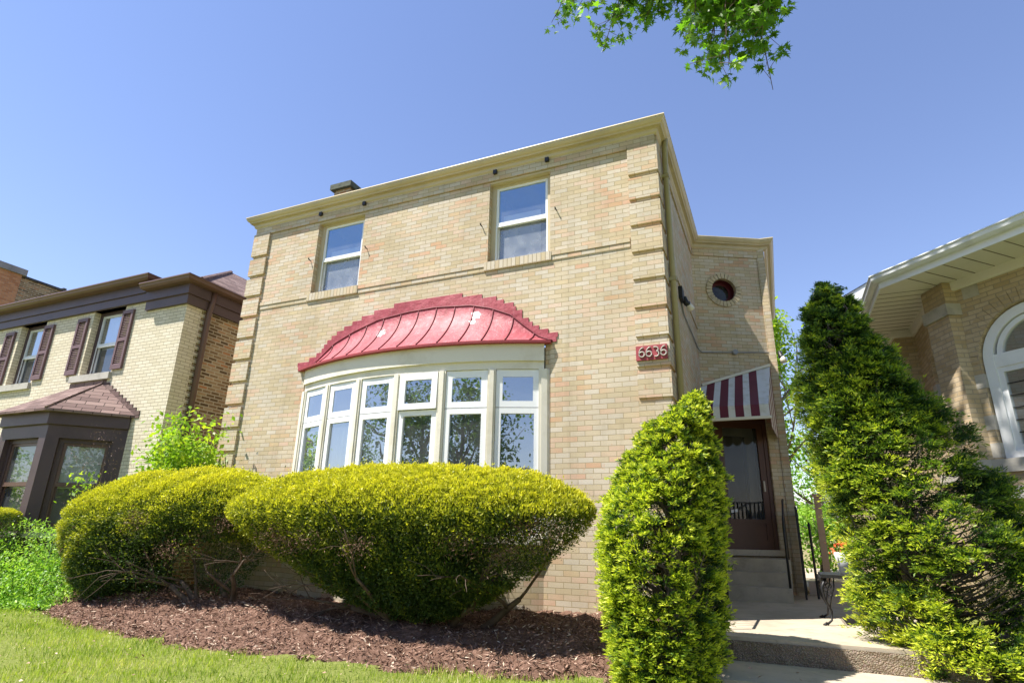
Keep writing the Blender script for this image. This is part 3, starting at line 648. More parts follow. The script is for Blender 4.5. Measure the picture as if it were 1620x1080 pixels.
# ---------------------------------------------------------------- steps with railing
st = thing('front_steps', 'three worn concrete steps with a chipped corner below the brown storm door', 'steps', (.6, 3.0, .62))
for i in range(3):
    ys_ = 2.86+.29*i; MB().slab([(-.0+.005, ys_), (1.13+.01*i, ys_), (1.13+.01*i, 4.45), (0.005, 3.75)], .6+.2*i, .815+.2*i-(.005*i)).build('step', 'concrete', st, bevel=.02)
rl = thing('handrail', 'thin black iron handrail rising beside the right end of the front steps', 'railing', (1.17, 2.9, .8))
m = MB(); m.tube([(1.10, 2.93, .82), (1.105, 2.95, 1.72), (1.11, 3.05, 1.80), (1.14, 3.75, 2.13), (1.15, 4.3, 2.15)], .018, 8); m.build('rail', 'iron', rl, smooth=True)
for y, za, zb_ in ((3.45, 1.2, 1.98), (4.1, 1.2, 2.14)): MB().tube([(1.13, y, za), (1.13, y, zb_)], .013, 6).build('post', 'iron', rl)
rl = thing('handrail', 'black iron railing mostly hidden behind the rounded yew at the left edge of the steps', 'railing', (.22, -.6, .62))
m = MB(); m.tube([(.33, -.55, .62), (.33, -.55, 1.5), (.31, .2, 1.6), (.25, 2.7, 1.62)], .016, 8); m.build('rail', 'iron', rl)
for i in range(16): MB().tube([(.33-.005*i, -.45+.2*i, .62), (.33-.005*i, -.45+.2*i, 1.56)], .007, 5).build('baluster', 'iron', rl)
gt = thing('iron_gate', 'black iron gate standing open beside the front steps', 'gate', (1.32, 4.0, .62))
m = MB(); m.box(1.30, 1.33, 3.62, 3.66, .62, 2.02); m.box(1.335, 1.365, 4.6, 4.64, .62, 2.02); m.box(1.315, 1.34, 3.66, 4.6, 1.88, 1.92); m.box(1.315, 1.34, 3.66, 4.6, .7, .74); m.build('gate_frame', 'iron', gt)
m = MB()
for i in range(12): y = 3.72+.075*i; m.box(1.315, 1.335, y, y+.03, .74, 1.98)
m.build('bars', 'iron', gt)
gp = thing('gate_post', 'slim dark iron post beside the open gate', 'post', (1.52, 3.9, .62))
MB().tube([(1.50, 3.9, .62), (1.49, 3.9, 1.72)], .02, 8).build('shaft', 'iron', gp); MB().tube([(1.49, 3.9, 1.72), (1.49, 3.9, 1.78)], [.03, .01], 8).build('finial', 'iron', gp)
# ================================================================ left neighbour
ln = thing('brick_house', 'cream brick house with dark brown trim, mauve shutters and a shingled bay window', 'house', (-13, 0, .42))
NX = -9.2
WA = (-14.76, -13.80, 4.46, 5.9); WB = (-12.10, -11.08, 4.46, 5.9)
m = MB(); m.wall(-17.5, NX, .42, 5.72, [WA, WB], .22); m.poly([(NX, 0, .42), (NX, .33, .42), (NX, .33, 5.72), (NX, 0, 5.72)]); m.build('wall', 'cream_brick', ln)
m = MB()
for k in range(78):                                                                # toothed end of the face brick
    m.box(NX-.1, NX-.002, .33, .33+(.10 if k % 2 else .02), .45+.0677*k, .45+.0677*k+.0617)
m.build('toothed_edge', 'cream_brick', ln)
m = MB(); m.poly([(NX-.03, .3, .42), (NX-.03, 11, .42), (NX-.03, 11, 5.72), (NX-.03, .3, 5.72)]); m.poly([(-17.5, 11, .42), (-17.5, 0, .42), (-17.5, 0, 5.72), (-17.5, 11, 5.72)]); m.poly([(NX-.03, 11, .42), (-17.5, 11, .42), (-17.5, 11, 5.72), (NX-.03, 11, 5.72)]); m.build('side_wall', 'common', ln)
# upper (left) cornice
m = MB(); m.box(-17.6, -10.42, -.06, .3, 5.90, 6.08); m.box(-17.6, -10.42, -.09, .3, 6.08, 6.29); m.build('frieze', 'brown', ln)
G1 = [(0, 6.395), (.30, 6.395), (.305, 6.37), (.285, 6.35), (.27, 6.31), (.22, 6.285), (.09, 6.275), (0, 6.275)]
m = MB(); m.sweep(G1, [(-17.6, 0), (-10.45, 0), (-10.45, 1.)]); m.build('gutter', 'brown2', ln)
m = MB(); m.box(-17.5, -10.5, .0, .25, 6.2, 6.38); m.poly([(-10.45, 0, 6.39), (-10.45, 3.05, 7.0), (-17.6, 3.05, 7.0), (-17.6, 0, 6.39)][::1]); m.poly([(-10.45, 0, 6.2), (-10.45, 3.05, 6.2), (-10.45, 3.05, 7.0), (-10.45, 0, 6.39)]); m.build('dormer_roof', 'mauve', ln)
# lower cornice round the corner
m = MB(); m.sweep([(0, 6.08), (.11, 6.08), (.11, 5.87), (.07, 5.86), (.06, 5.68), (0, 5.68)], [(-10.36, 0), (NX, 0), (NX, 11)]); m.build('frieze', 'brown', ln)
m = MB(); m.sweep([(0, 6.185), (.30, 6.185), (.305, 6.16), (.285, 6.14), (.27, 6.10), (.22, 6.075), (.1, 6.07), (0, 6.07)], [(-10.36, 0), (NX, 0), (NX, 11)]); m.build('gutter', 'brown2', ln)
# hip roof
E0 = (NX+.28, -.1, 6.15); PK = (-12.0, 3.06, 8.16)
m = MB(); m.poly([(-17.7, .0, 6.15), (NX+.27, 0, 6.15), PK, (-17.7, 3.06, 8.16)]); m.poly([(NX+.27, 0, 6.15), (NX+.27, 11, 6.15), (-12, 9, 8.16), PK]); m.poly([(-12, 9, 8.16), (-17.7, 9, 8.16), (-17.7, 3.06, 8.16), PK][::-1]); m.poly([(NX+.27, 11, 6.15), (-17.7, 11, 6.15), (-17.7, 9, 8.16), (-12, 9, 8.16)]); rfl = m.build('roof', 'shingle', ln)
m = MB(); m.tube([(NX+.27, 0, 6.17), PK], .05, 6); m.tube([PK, (-17.7, 3.06, 8.17)], .05, 6); m.build('ridge_cap', 'shingle', rfl)
m = MB(); m.tube([(NX+.12, .46, 6.08), (NX+.10, .46, 5.8), (NX+.06, .46, 5.6), (NX+.06, .46, .6)], .055, 8); m.build('downspout', 'brown2', ln, smooth=True)
for q, sh in ((WA, ((-15.26, -14.9), (-13.76, -13.42))), (WB, ((-12.56, -12.21), (-11.07, -10.74)))):
    f = double_hung(ln, q[0], q[1], q[2], q[3], .14, 'metal_white', 'brown', .045, 'glass', 'glass_low', 'blind', full=True)
    m = MB(); m.box(q[0]-.22, q[1]+.04, -.06, .1, q[2]-.145, q[2]-.005); m.build('stone_sill', 'stone', ln, bevel=.006)
    for a, b in sh:
        m = MB(); z0, z1 = 4.50, 5.77; frame4(m, a, b, z0, z1, -.05, 0, .055, .10, .075); m.box(a+.055, b-.055, -.05, 0, 5.09, 5.16)
        for lo, hi in ((z0+.10, 5.09), (5.16, z1-.075)):
            nl = int((hi-lo)/.038)
            for i in range(nl):
                z = lo+(hi-lo)*(i+.5)/nl; m.poly([(a+.055, -.042, z-.018), (b-.055, -.042, z-.018), (b-.055, -.012, z+.022), (a+.055, -.012, z+.022)])
        m.build('shutter', 'mauve', ln)
# bay window
by = -.92; b0, b1, b2 = -12.42, -10.97, -10.12; bl = -13.25
prof = [(bl, 0), (b0, by), (b1, by), (b2, 0)]
def baywin(A, B, nm, panemat, lowmat):
    A, B = Vector((*A, 0)), Vector((*B, 0)); d = (B-A); L = d.length; an = math.atan2(d.y, d.x); fr = MB().frame(A, an).T
    m = MB(); m.T = fr.copy(); m.wall(0, L, .95, 3.22, [(.20, L-.20, 1.42, 3.0)], .14); m.build('bay_wall', 'brown', ln)
    f = double_hung(ln, .20, L-.20, 1.42, 3.0, .10, 'brown2', 'brown', .05, panemat, lowmat, 'blind', T=fr.copy(), full=True)
    m = MB(); m.T = fr.copy(); m.box(.0, L, -.06, .12, 1.27, 1.36); m.build('bay_sill', 'stone', ln)
for A, B in zip(prof, prof[1:]): baywin(A, B, 'w', 'glass_low', 'glass_low')
m = MB(); m.slab([(b0, by+.03), (b1, by+.03), (b2-.05, 0), (bl+.05, 0)], .3, 1.27); m.build('bay_base', 'tan_brick', ln)
m = MB(); ro = [(bl-.06, 0), (b0-.03, by-.07), (b1+.03, by-.07), (b2+.08, 0)]
m.sweep([(0, 3.46), (.05, 3.46), (.05, 3.24), (.0, 3.22)], [(bl, 0), (b0, by), (b1, by), (b2, 0)]); m.build('bay_frieze', 'brown', ln)
eo = [(bl-.25, 0), (b0-.08, by-.17), (b1+.08, by-.17), (b2+.12, 0)]; ap = [(-12.25, -.02, 4.20), (-11.24, -.02, 4.22)]
m = MB(); ez = 3.5
for z in (0,):
    m.poly([(*eo[1], ez), (*eo[2], ez), ap[1], ap[0]]); m.poly([(*eo[2], ez), (*eo[3], ez), ap[1]]); m.poly([(*eo[0], ez), (*eo[1], ez), ap[0]])
    m.slab(eo, 3.455, 3.498)
rf2 = m.build('bay_roof', 'shingle', ln)
m = MB(); m.tube([(*eo[2], ez+.01), ap[1]], .025, 5); m.build('hip_cap', 'shingle', rf2)
m = MB(); m.box(-12.3, -11.2, -.02, 0, 4.17, 4.30)
for k in range(11): t = k/10; x = ap[1][0]+(eo[3][0]-ap[1][0])*t; z = ap[1][2]+(ez-ap[1][2])*t; m.box(x-.03, x+.10, -.014-.0005*(k % 2), 0, z-.05, z+.09)
m.build('flashing', 'shingle', ln)
# ================================================================ far building on the left
fb = thing('apartment_building', 'tall orange brick building with a stone coping, far behind the cream house', 'building', (-26, 8, .4))
m = MB(); m.box(-40, -22.55, 2.55, 3.05, .4, 9.75); m.build('front_wall', 'orange_brick', fb)
m = MB(); m.box(-23.25, -22.4, 2.4, 3.08, .4, 9.78); m.build('corner_pier', 'orange_brick', fb)
m = MB(); m.box(-40, -22.5, 3.05, 30, .4, 9.74); m.build('side_wall', 'common', fb)
m = MB(); m.box(-23.32, -22.32, 2.3, 3.18, 9.78, 10.0); m.box(-40, -23.32, 2.42, 3.18, 9.75, 9.92); m.build('coping', 'foundation', fb)
m = MB()
for i in range(20): y = 3.2+1.34*i; m.box(-22.65, -22.45, y, y+1.32, 9.74, 9.82); m.box(-22.65, -22.43, y+1.25, y+1.36, 9.74, 9.87)
m.build('tile_coping', 'greyshingle', fb)
m = MB(); m.prism([(-23.1, 9.55), (-22.95, 8.75), (-22.8, 9.55)], 2.34, 2.4); m.build('stone_pendant', 'stone', fb)
# ================================================================ right neighbour
rn = thing('bungalow', 'tan brick bungalow with tall arched white windows and a deep white eave', 'house', (5, 3, .42))
V0 = (3.7, 3.0); FL = 2.15; V1 = (V0[0]+FL*math.sqrt(.5), V0[1]-FL*math.sqrt(.5)); RT = 5.26; D45 = -math.pi/4
def arch_wall(m, x0, x1, z0, z1, xc, r, zs, zl, depth=.14, n=24):
    m.poly([(x0, 0, z0), (xc-r, 0, z0), (xc-r, 0, z1), (x0, 0, z1)]); m.poly([(xc+r, 0, z0), (x1, 0, z0), (x1, 0, z1), (xc+r, 0, z1)]); m.poly([(xc-r, 0, z0), (xc+r, 0, z0), (xc+r, 0, zl), (xc-r, 0, zl)])
    P = [(xc-r, zl), (xc-r, zs)]+arc(xc, zs, r, 180, 0, n)[1:]+[(xc+r, zl)]
    for a, b in zip(P[1:-2], P[2:-1]): m.poly([(a[0], 0, a[1]), (b[0], 0, b[1]), (b[0], 0, z1), (a[0], 0, z1)])
    for a, b in zip(P, P[1:]): m.poly([(a[0], 0, a[1]), (a[0], depth, a[1]), (b[0], depth, b[1]), (b[0], 0, b[1])][::-1])
def arch_ring(m, xc, r0, r1, zs, y0, y1, n, zl=None, gap=.04, a0=180, a1=0):
    for k in range(n):
        t0, t1 = R(a0+(a1-a0)*(k+gap)/n), R(a0+(a1-a0)*(k+1-gap)/n)
        q = [(xc+r*math.cos(t), zs+r*math.sin(t)) for r, t in ((r0, t0), (r1, t0), (r1, t1), (r0, t1))]
        m.poly([(a, y0, b) for a, b in q]);
        for a, b in zip(q, q[1:]+q[:1]): m.poly([(a[0], y0, a[1]), (a[0], y1, a[1]), (b[0], y1, b[1]), (b[0], y0, b[1])])
def arch_window(origin, ang, x0, x1, xc, r, zs, zl, name):
    F = MB().frame((*origin, 0), ang).T
    m = MB(); m.T = F.copy(); arch_wall(m, x0, x1, .42, RT, xc, r, zs, zl); m.build('wall', 'tan_brick', rn)
    m = MB(); m.T = F.copy(); arch_ring(m, xc, r+.002, r+.2, zs, -.012, .0, int(r*30)+2); m.build('arch', 'tan_brick', rn)
    m = MB(); m.T = F.copy(); rr = r-.015
    arch_ring(m, xc, rr-.13, rr, zs, .05, .14, 24, gap=0); arch_ring(m, xc, rr-.24, rr-.17, zs+.03, .08, .14, 24, gap=0)
    m.box(xc-rr, xc-rr+.13, .05, .14, zl, zs); m.box(xc+rr-.13, xc+rr, .05, .14, zl, zs); m.box(xc-rr+.13, xc+rr-.13, .06, .14, zs-.10, zs+.09); m.box(xc-rr+.13, xc+rr-.13, .05, .14, zl, zl+.1)
    frame4(m, xc-rr+.13, xc+rr-.13, zl+.1, zs-.10, .075, .13, .075); wn = m.build('arched_window', 'whitepaint', rn)
    m = MB(); m.T = F.copy(); m.poly([(xc-rr+.2, .11, zl+.17), (xc+rr-.2, .11, zl+.17), (xc+rr-.2, .11, zs-.17), (xc-rr+.2, .11, zs-.17)]); m.build('pane', 'glass', wn)
    m = MB(); m.T = F.copy(); m.poly([(a, .12, b) for a, b in arc(xc, zs+.03, rr-.2, 0, 180, 20)]); m.build('pane', 'glass', wn)
    m = MB(); m.T = F.copy(); room(m, xc-r, xc+r, zl, zs+r, .2, 1.4); m.build('room', 'interior', wn)
    m = MB(); m.T = F.copy()
    for i in range(1, 4): x = xc-rr+.2+(2*rr-.4)*i/4; m.box(x-.006, x+.006, .095, .108, zl+.17, zs-.17)
    for i in range(1, 6): z = zl+.17+(zs-zl-.34)*i/6; m.box(xc-rr+.2, xc+rr-.2, .094, .107, z-.006, z+.006)
    m.build('leading', 'iron', wn)
    for sg in (-1, 1):
        for z in (zs-.36, zs-.95, zl+.02):
            m = MB(); m.T = F.copy(); m.box(min(xc+sg*(r-.012), xc+sg*(r+.19)), max(xc+sg*(r-.012), xc+sg*(r+.19)), -.006, .06, z, z+.2); m.build('stone_block', 'stone', rn)
    return F
F = arch_window(V0, D45, 0, FL, 1.05, .72, 3.95, 2.6, 'w')
for s_ in (.42, 1.68): m = MB(); m.T = F.copy(); m.box(s_-.11, s_+.11, -.008, .02, 4.93, 5.13); m.build('stone_block', 'stone', rn)
m = MB(); m.T = F.copy(); m.box(.05, FL, -.06, .05, 2.42, 2.595); m.build('sill_band', 'stone', rn, bevel=.008)
m = MB(); m.T = F.copy(); m.box(.14, FL+.6, -.32, 0, 2.06, 2.21); m.build('stone_ledge', 'ledge', rn, bevel=.012)
m = MB(); m.T = F.copy(); m.box(.2, FL+.6, -.24, 0, .42, 2.06); m.build('planter_wall', 'tan_brick', rn)
arch_window((3.7, 5.07), -math.pi/2, 0, 2.07, 1.20, .42, 4.18, 2.6, 'w')
m = MB(); m.frame((3.7, 5.07, 0), -math.pi/2)
m.box(.0, 1.9, -.05, .05, 2.42, 2.595); m.build('sill_band', 'stone', rn)
# pier at the angle
PF = MB().frame((3.70, 3.02, 0), R(-67.5)); pT = PF.T
m = MB(); m.T = pT.copy(); m.box(-.27, .22, -.10, .2, .42, RT-.02); m.build('pier', 'tan_brick', rn)
m = MB(); m.T = pT.copy(); m.box(-.30, .25, -.13, .1, 4.72, 4.9); m.build('pier_cap', 'stone', rn, bevel=.006); m = MB(); m.T = pT.copy(); m.box(-.29, .24, -.125, .1, 2.42, 2.595); m.build('pier_band', 'stone', rn)
m = MB(); m.poly([(3.38, 5.07, .42), (3.7, 5.07, .42), (3.7, 5.07, RT), (3.38, 5.07, RT)]); m.poly([(3.38, 18, .42), (3.38, 5.07, .42), (3.38, 5.07, RT), (3.38, 18, RT)]); m.poly([(V1[0], V1[1], .42), (9, V1[1], .42), (9, V1[1], RT), (V1[0], V1[1], RT)]); m.poly([(9, V1[1], .42), (9, 18, .42), (9, 18, RT), (9, V1[1], RT)]); m.build('wall', 'tan_brick', rn)
ov = .82; wp = [(3.38, 14), (3.38, 5.07), (3.7, 5.07), V0, V1, (9, V1[1])]
ep = [(3.7-ov, 14), (3.7-ov, V0[1]-ov*.414), (V1[0]-ov*.414, V1[1]-ov), (9, V1[1]-ov)]
m = MB(); m.sweep([(0, RT), (.05, RT), (.05, RT-.13), (.03, RT-.15), (0, RT-.15)], wp); m.build('frieze_board', 'soffit', rn)
m = MB(); m.mi = 0
m.poly([(*p, RT-.01) for p in [ep[0], ep[1], V0, (3.7, 5.07), (3.38, 5.07), (3.38, 14)]][::-1]); m.poly([(*ep[1], RT-.01), (*ep[2], RT-.01), (*V1, RT-.01), (*V0, RT-.01)][::1]); m.poly([(*ep[2], RT-.01), (*ep[3], RT-.01), (9, V1[1], RT-.01), (*V1, RT-.01)])
so_ = m.build('soffit', 'soffit', rn)
m = MB(); dn = Vector((-1, -1)).normalized(); du = Vector((1, -1)).normalized()
for i in range(9):
    a = Vector(V0)+du*(.05+.26*i)+dn*.06; b = Vector(V0)+du*(.05+.26*i)+dn*.80; m.tube([(*a, RT-.013), (*b, RT-.013)], .006, 4)
for i in range(12): y = 3.0+.2*i; m.tube([(2.9, y, RT-.013), (3.62, y, RT-.013)], .004, 4)
m.build('soffit_joint', 'barkgrey', so_)
m = MB(); m.sweep([(0, RT+.14), (.02, RT+.14), (.02, RT-.045), (0, RT-.045)], ep); m.build('fascia', 'whitepaint', rn)
m = MB(); m.sweep([(.02, RT+.17), (.135, RT+.17), (.14, RT+.155), (.125, RT+.14), (.115, RT+.09), (.08, RT+.055), (.02, RT+.05)], ep); m.build('gutter', 'metal_white', rn)
apx = (6.0, 5.5, 7.15)
m = MB()
for a, b in zip(ep, ep[1:]): m.poly([(*a, RT+.165), (*b, RT+.165), apx] if a != ep[0] else [(*a, RT+.165), (*b, RT+.165), apx, (6, 14, 7.15)])
m.build('roof', 'greyshingle', rn)
m = MB(); m.prism([(2.75, 5.3), (4.3, 5.3), (4.3, 5.9), (3.5, 6.25), (2.75, 5.84)], 4.9, 5.0); m.build('gable_wall', 'siding', rn)
m = MB(); m.prism([(2.62, 5.70), (3.5, 6.16), (3.5, 6.38), (2.62, 5.92)], 4.72, 4.9); m.prism([(3.5, 6.16), (4.4, 5.70), (4.4, 5.92), (3.5, 6.38)], 4.72, 4.9); m.build('rake_board', 'whitepaint', rn)
m = MB(); m.poly([(2.6, 4.7, 5.92), (3.5, 4.7, 6.39), (3.5, 16, 6.39), (2.6, 16, 5.92)]); m.poly([(3.5, 4.7, 6.39), (4.4, 4.7, 5.92), (4.4, 16, 5.92), (3.5, 16, 6.39)]); m.build('gable_roof', 'greyshingle', rn)
# ================================================================ across the street (seen in the window glass)
def far_house(x, label, roofmat):
    t = thing('bungalow', label, 'house', (x, -32, 0))
    m = MB(); m.box(x-5, x+5, -42, -31, 0, 3.6); m.build('wall', 'tan_brick', t)
    m = MB(); m.poly([(x+5.5, -30.5, 3.5), (x-5.5, -30.5, 3.5), (x-1.5, -36.5, 6.4), (x+1.5, -36.5, 6.4)]); m.poly([(x-5.5, -30.5, 3.5), (x-5.5, -42.5, 3.5), (x-1.5, -36.5, 6.4)]); m.poly([(x+5.5, -42.5, 3.5), (x+5.5, -30.5, 3.5), (x+1.5, -36.5, 6.4)]); m.build('roof', roofmat, t)
    for dx in (-3, 0, 3): MB().box(x+dx-.7, x+dx+.7, -31, -30.95, 1.2, 2.9).build('window', 'white', t)
far_house(-6, 'red tile roofed bungalow across the street', 'tile'); far_house(8, 'grey roofed bungalow across the street', 'greyshingle'); far_house(-20, 'brown shingled bungalow across the street', 'shingle')
# ---------------------------------------------------------------- back yard
gar = thing('garage', 'small pale garage roof far back between the two houses', 'garage', (2.6, 24, .42))
m = MB(); m.box(1.2, 5.2, 24, 29, .42, 2.5); m.build('wall', 'cream', gar); m = MB(); m.prism([(.9, 2.45), (5.5, 2.45), (3.2, 3.7)], 23.8, 29.2); m.build('roof', 'foundation', gar)
wpo = thing('wood_post', 'pinkish wooden post standing in the side yard behind the tall yew', 'post', (1.82, 6.5, .45))
MB().box(1.74, 1.86, 6.42, 6.54, .45, 2.34).build('shaft', 'wood', wpo, bevel=.01); MB().box(1.71, 1.89, 6.39, 6.57, 2.34, 2.4).build('cap', 'wood', wpo)
sb = thing('wood_curb', 'low brown timber edging at the back of the landing', 'curb', (1.9, 4.0, .62)); MB().box(1.40, 2.3, 4.55, 4.7, .5, .84).build('timber', 'wood', sb, bevel=.012)
# wrought iron table
tb = thing('garden_table', 'black cast iron table with curved scrollwork legs on the landing', 'table', (1.8, .8, .62))
m = MB(); m.box(1.42, 2.25, .5, 1.25, 1.10, 1.135); tp = m.build('table_top', 'iron', tb, bevel=.008)
m = MB()
for k in range(12): m.tube([(1.415, .55+.06*k, 1.105), (1.412, .58+.06*k, 1.055), (1.415, .61+.06*k, 1.105)], .006, 5)
m.build('apron', 'iron', tp)
for x, y, sx, sy in ((1.46, .54, -1, -1), (1.46, 1.2, -1, 1), (2.2, .54, 1, -1), (2.2, 1.2, 1, 1)):
    m = MB(); pts = [(x+sx*.0, y+sy*.0, 1.1), (x+sx*.05, y+sy*.03, 1.0), (x+sx*.035, y+sy*.025, .88), (x-sx*.02, y-sy*.01, .76), (x-sx*.01, y-sy*.005, .67), (x+sx*.04, y+sy*.035, .632)]
    m.tube(pts, [.016, .017, .014, .012, .011, .013], 7); m.tube([(x-sx*.08, y, 1.1), (x-sx*.07, y, 1.0), (x-sx*.03, y, .9), (x-sx*.01, y, .8)], [.008]*4, 6)
    for zc, rr in ((1.02, .028), (.94, .022)): m.tube([(x-sx*.02+rr*math.cos(t), y, zc+rr*math.sin(t)) for t in np.linspace(0, 6.28, 13)], .005, 5)
    m.tube([(x+sx*.04, y+sy*.035, .645), (x+sx*.075, y+sy*.06, .622)], [.014, .016], 7); m.build('leg', 'iron', tb, smooth=True)
pt = thing('flower_pot', 'white pot with orange flowers on the iron table', 'flower pot', (1.72, .85, 1.136))
m = MB(); m.tube([(1.72, .85, 1.137), (1.72, .85, 1.28), (1.72, .85, 1.36), (1.72, .85, 1.37)], [.08, .11, .125, .115], 16); m.build('pot', 'whitepaint', pt, smooth=True)
# ================================================================ vegetation
def branch_tree(m, base, dirv, length, rad, depth, spread=.6, up=.15, tips=None, bend=.25, zmax=99):
    p = Vector(base); d = Vector(dirv).normalized(); n = 5; pts = [p.copy()]; rr = [rad]
    for i in range(n):
        d = (d+Vector((random.gauss(0, bend), random.gauss(0, bend), random.gauss(0, bend)+up))*.35).normalized(); p = p+d*length/n; p.z = min(p.z, zmax+random.uniform(-.08, 0)); pts.append(p.copy()); rr.append(rad*(1-.45*(i+1)/n))
    m.tube(pts, rr, 6 if rad < .03 else 9)
    if depth == 0:
        if tips is not None: tips.append((pts[-1], d.copy()))
        return
    for k in range(random.choice((2, 3, 3))):
        i = random.choice((2, 3, 4, 5, 5)); nd = (d+Vector((random.gauss(0, spread), random.gauss(0, spread), random.gauss(.05, spread*.6)))).normalized()
        branch_tree(m, pts[i], nd, length*random.uniform(.55, .85), rr[i]*.65, depth-1, spread, up, tips, bend, zmax)
def bowl_hedge(name, label, c, rx, ry, zb, zm, zt, n, trunks, seed, lean=0., thin=None, prof=lambda v: .10+.90*(.5*v**.85+.5*np.sin(v*np.pi/2)**.8), shift=0., deep=.14):
    """clipped yew: dome above zm, bowl narrowing below"""
    r = np.random.default_rng(seed); t = thing(name, label, 'hedge', (c[0], c[1], zb-.1), 'clipped yew hedges')
    nt_ = int(n*.44); th = r.uniform(0, 2*np.pi, nt_); q = np.sqrt(r.uniform(0, 1, nt_)); q_full = q**4
    ex = 2.4; se = (np.abs(np.cos(th))**ex+np.abs(np.sin(th))**ex)**(-1/ex)
    x = q*se*np.cos(th); y = q*se*np.sin(th)
    hz = zm+(zt-zm)*(1-q**2.2)**.56
    Pt = np.stack([c[0]+rx*x, c[1]+ry*y, hz], 1); Nt = unit(np.stack([x*rx/rx**2, y/ry, np.full(nt_, .9)], 1))
    nb = n-nt_; th = r.uniform(0, 2*np.pi, nb); v = r.uniform(0, 1, nb)**.8     # bowl side, v=1 widest
    sc = prof(v)
    se = (np.abs(np.cos(th))**ex+np.abs(np.sin(th))**ex)**(-1/ex)
    Pb = np.stack([c[0]+rx*sc*se*np.cos(th), c[1]+ry*sc*se*np.sin(th), zb+(zm-zb)*v], 1); Pb[:, 0] += shift*(1-v); Nb = unit(np.stack([np.cos(th)/rx, np.sin(th)/ry, np.full(nb, -.35)], 1))
    P = np.concatenate([Pt, Pb]); N = np.concatenate([Nt, Nb]); top = np.concatenate([np.ones(nt_), np.zeros(nb)]); vv = np.concatenate([np.ones(nt_), v])
    P[:, 2] += lean*(P[:, 0]-c[0])
    big = vnoise(P, 2.2, seed); mid = vnoise(P, 7., seed+1); fine = vnoise(P, 22., seed+2)
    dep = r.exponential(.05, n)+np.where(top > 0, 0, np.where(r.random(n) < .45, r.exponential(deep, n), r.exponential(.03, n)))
    P = P+N*(.05*big+.035*mid+.024*fine-dep+(r.random(n) < .03)*r.uniform(.0, .07, n))[:, None]
    keep = (top > 0) | (r.random(n) < np.clip(.55+.7*vv+.35*mid+.3*big, .1, 1))
    if thin: keep &= ~((top == 0) & thin(P) & (r.random(n) < .80+.2*fine))
    P, N, top, dep, mid, fine, vv = (a[keep] for a in (P, N, top, dep, mid, fine, vv)); k = len(P); q_full = q_full[:int(keep[:nt_].sum())]
    D = N*.75+r.normal(0, .6, (k, 3)); D[:, 2] += .55
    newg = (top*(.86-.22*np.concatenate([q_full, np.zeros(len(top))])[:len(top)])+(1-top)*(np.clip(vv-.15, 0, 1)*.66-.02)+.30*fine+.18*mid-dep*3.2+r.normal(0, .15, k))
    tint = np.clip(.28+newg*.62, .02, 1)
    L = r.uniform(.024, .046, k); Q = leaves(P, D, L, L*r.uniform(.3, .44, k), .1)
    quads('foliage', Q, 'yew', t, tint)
    ns_ = 700; th = r.uniform(0, 2*np.pi, ns_); q = np.sqrt(r.uniform(0, 1.02, ns_)); z_ = zm+(zt-zm)*np.clip(1-q**2.2, 0, 1)**.56     # stray new shoots the shears missed
    S0 = np.stack([c[0]+rx*q*np.cos(th), c[1]+ry*q*np.sin(th), z_-.03], 1); S0[:, 2] += lean*(S0[:, 0]-c[0]); ii = np.repeat(np.arange(ns_), 9); up_ = r.normal(0, .35, (ns_, 3)); up_[:, 2] += 1; hh = r.uniform(.03, .10, ns_)
    P = S0[ii]+unit(up_)[ii]*(r.random(len(ii))*hh[ii])[:, None]; quads('shoots', leaves(P, up_[ii]+r.normal(0, .6, (len(ii), 3)), r.uniform(.02, .035, len(ii)), .010, .1), 'yew', t, np.clip(r.normal(.85, .1, len(ii)), 0, 1))
    nd_ = 2600; cc = r.integers(0, 9, nd_); ta = r.uniform(-2.8, -.3, 9); va = r.uniform(.45, .97, 9); sa_ = prof(va)                  # browned patches on the sides
    P = np.stack([c[0]+rx*sa_*np.cos(ta)+shift*(1-va), c[1]+ry*sa_*np.sin(ta), zb+(zm-zb)*va], 1)[cc]+r.normal(0, 1, (nd_, 3))*np.array([.13, .04, .07]); P[:, 2] += lean*(P[:, 0]-c[0])
    quads('dead_needles', leaves(P, r.normal(0, 1, (nd_, 3)), r.uniform(.02, .05, nd_), .006, .1), 'chips', t, r.uniform(.25, .65, nd_))
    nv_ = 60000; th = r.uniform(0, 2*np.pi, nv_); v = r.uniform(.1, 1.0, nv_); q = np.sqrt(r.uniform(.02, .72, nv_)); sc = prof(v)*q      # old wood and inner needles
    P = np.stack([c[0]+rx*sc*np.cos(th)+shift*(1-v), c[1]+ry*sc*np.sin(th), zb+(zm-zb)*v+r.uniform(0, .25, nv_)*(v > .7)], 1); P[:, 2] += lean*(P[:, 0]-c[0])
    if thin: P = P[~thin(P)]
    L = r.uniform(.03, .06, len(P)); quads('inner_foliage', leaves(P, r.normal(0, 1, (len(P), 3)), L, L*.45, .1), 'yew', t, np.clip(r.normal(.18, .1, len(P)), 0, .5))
    m = MB(); rs = random.getstate(); random.seed(seed)
    for bx, by_, tx, ty in trunks:
        branch_tree(m, (bx, by_, zb-.2), (tx-bx, ty-by_, (zm-zb)*.75), .85, .05, 3, .5, -.03, None, .3, zm+.12)
    m.build('branches', 'bark', t, smooth=True); random.setstate(rs)
    return t
hR = bowl_hedge('yew_hedge', 'wide flat topped yew bowl clipped in front of the bow window', (-3.02, -1.38), 2.38, .86, .58, 1.68, 2.19, 330000,
    [(-2.75, -1.15, -4.6, -1.4), (-2.7, -1.2, -3.6, -1.9), (-2.6, -1.1, -2.3, -1.2), (-2.5, -1.1, -.9, -1.5), (-2.2, -1.1, -1.0, -1.0)], 11,
    thin=lambda P: (P[:, 0] > -1.7+.35*np.sin(P[:, 2]*9)) & (P[:, 2] < 1.68) & (P[:, 2] > .95), shift=.35)
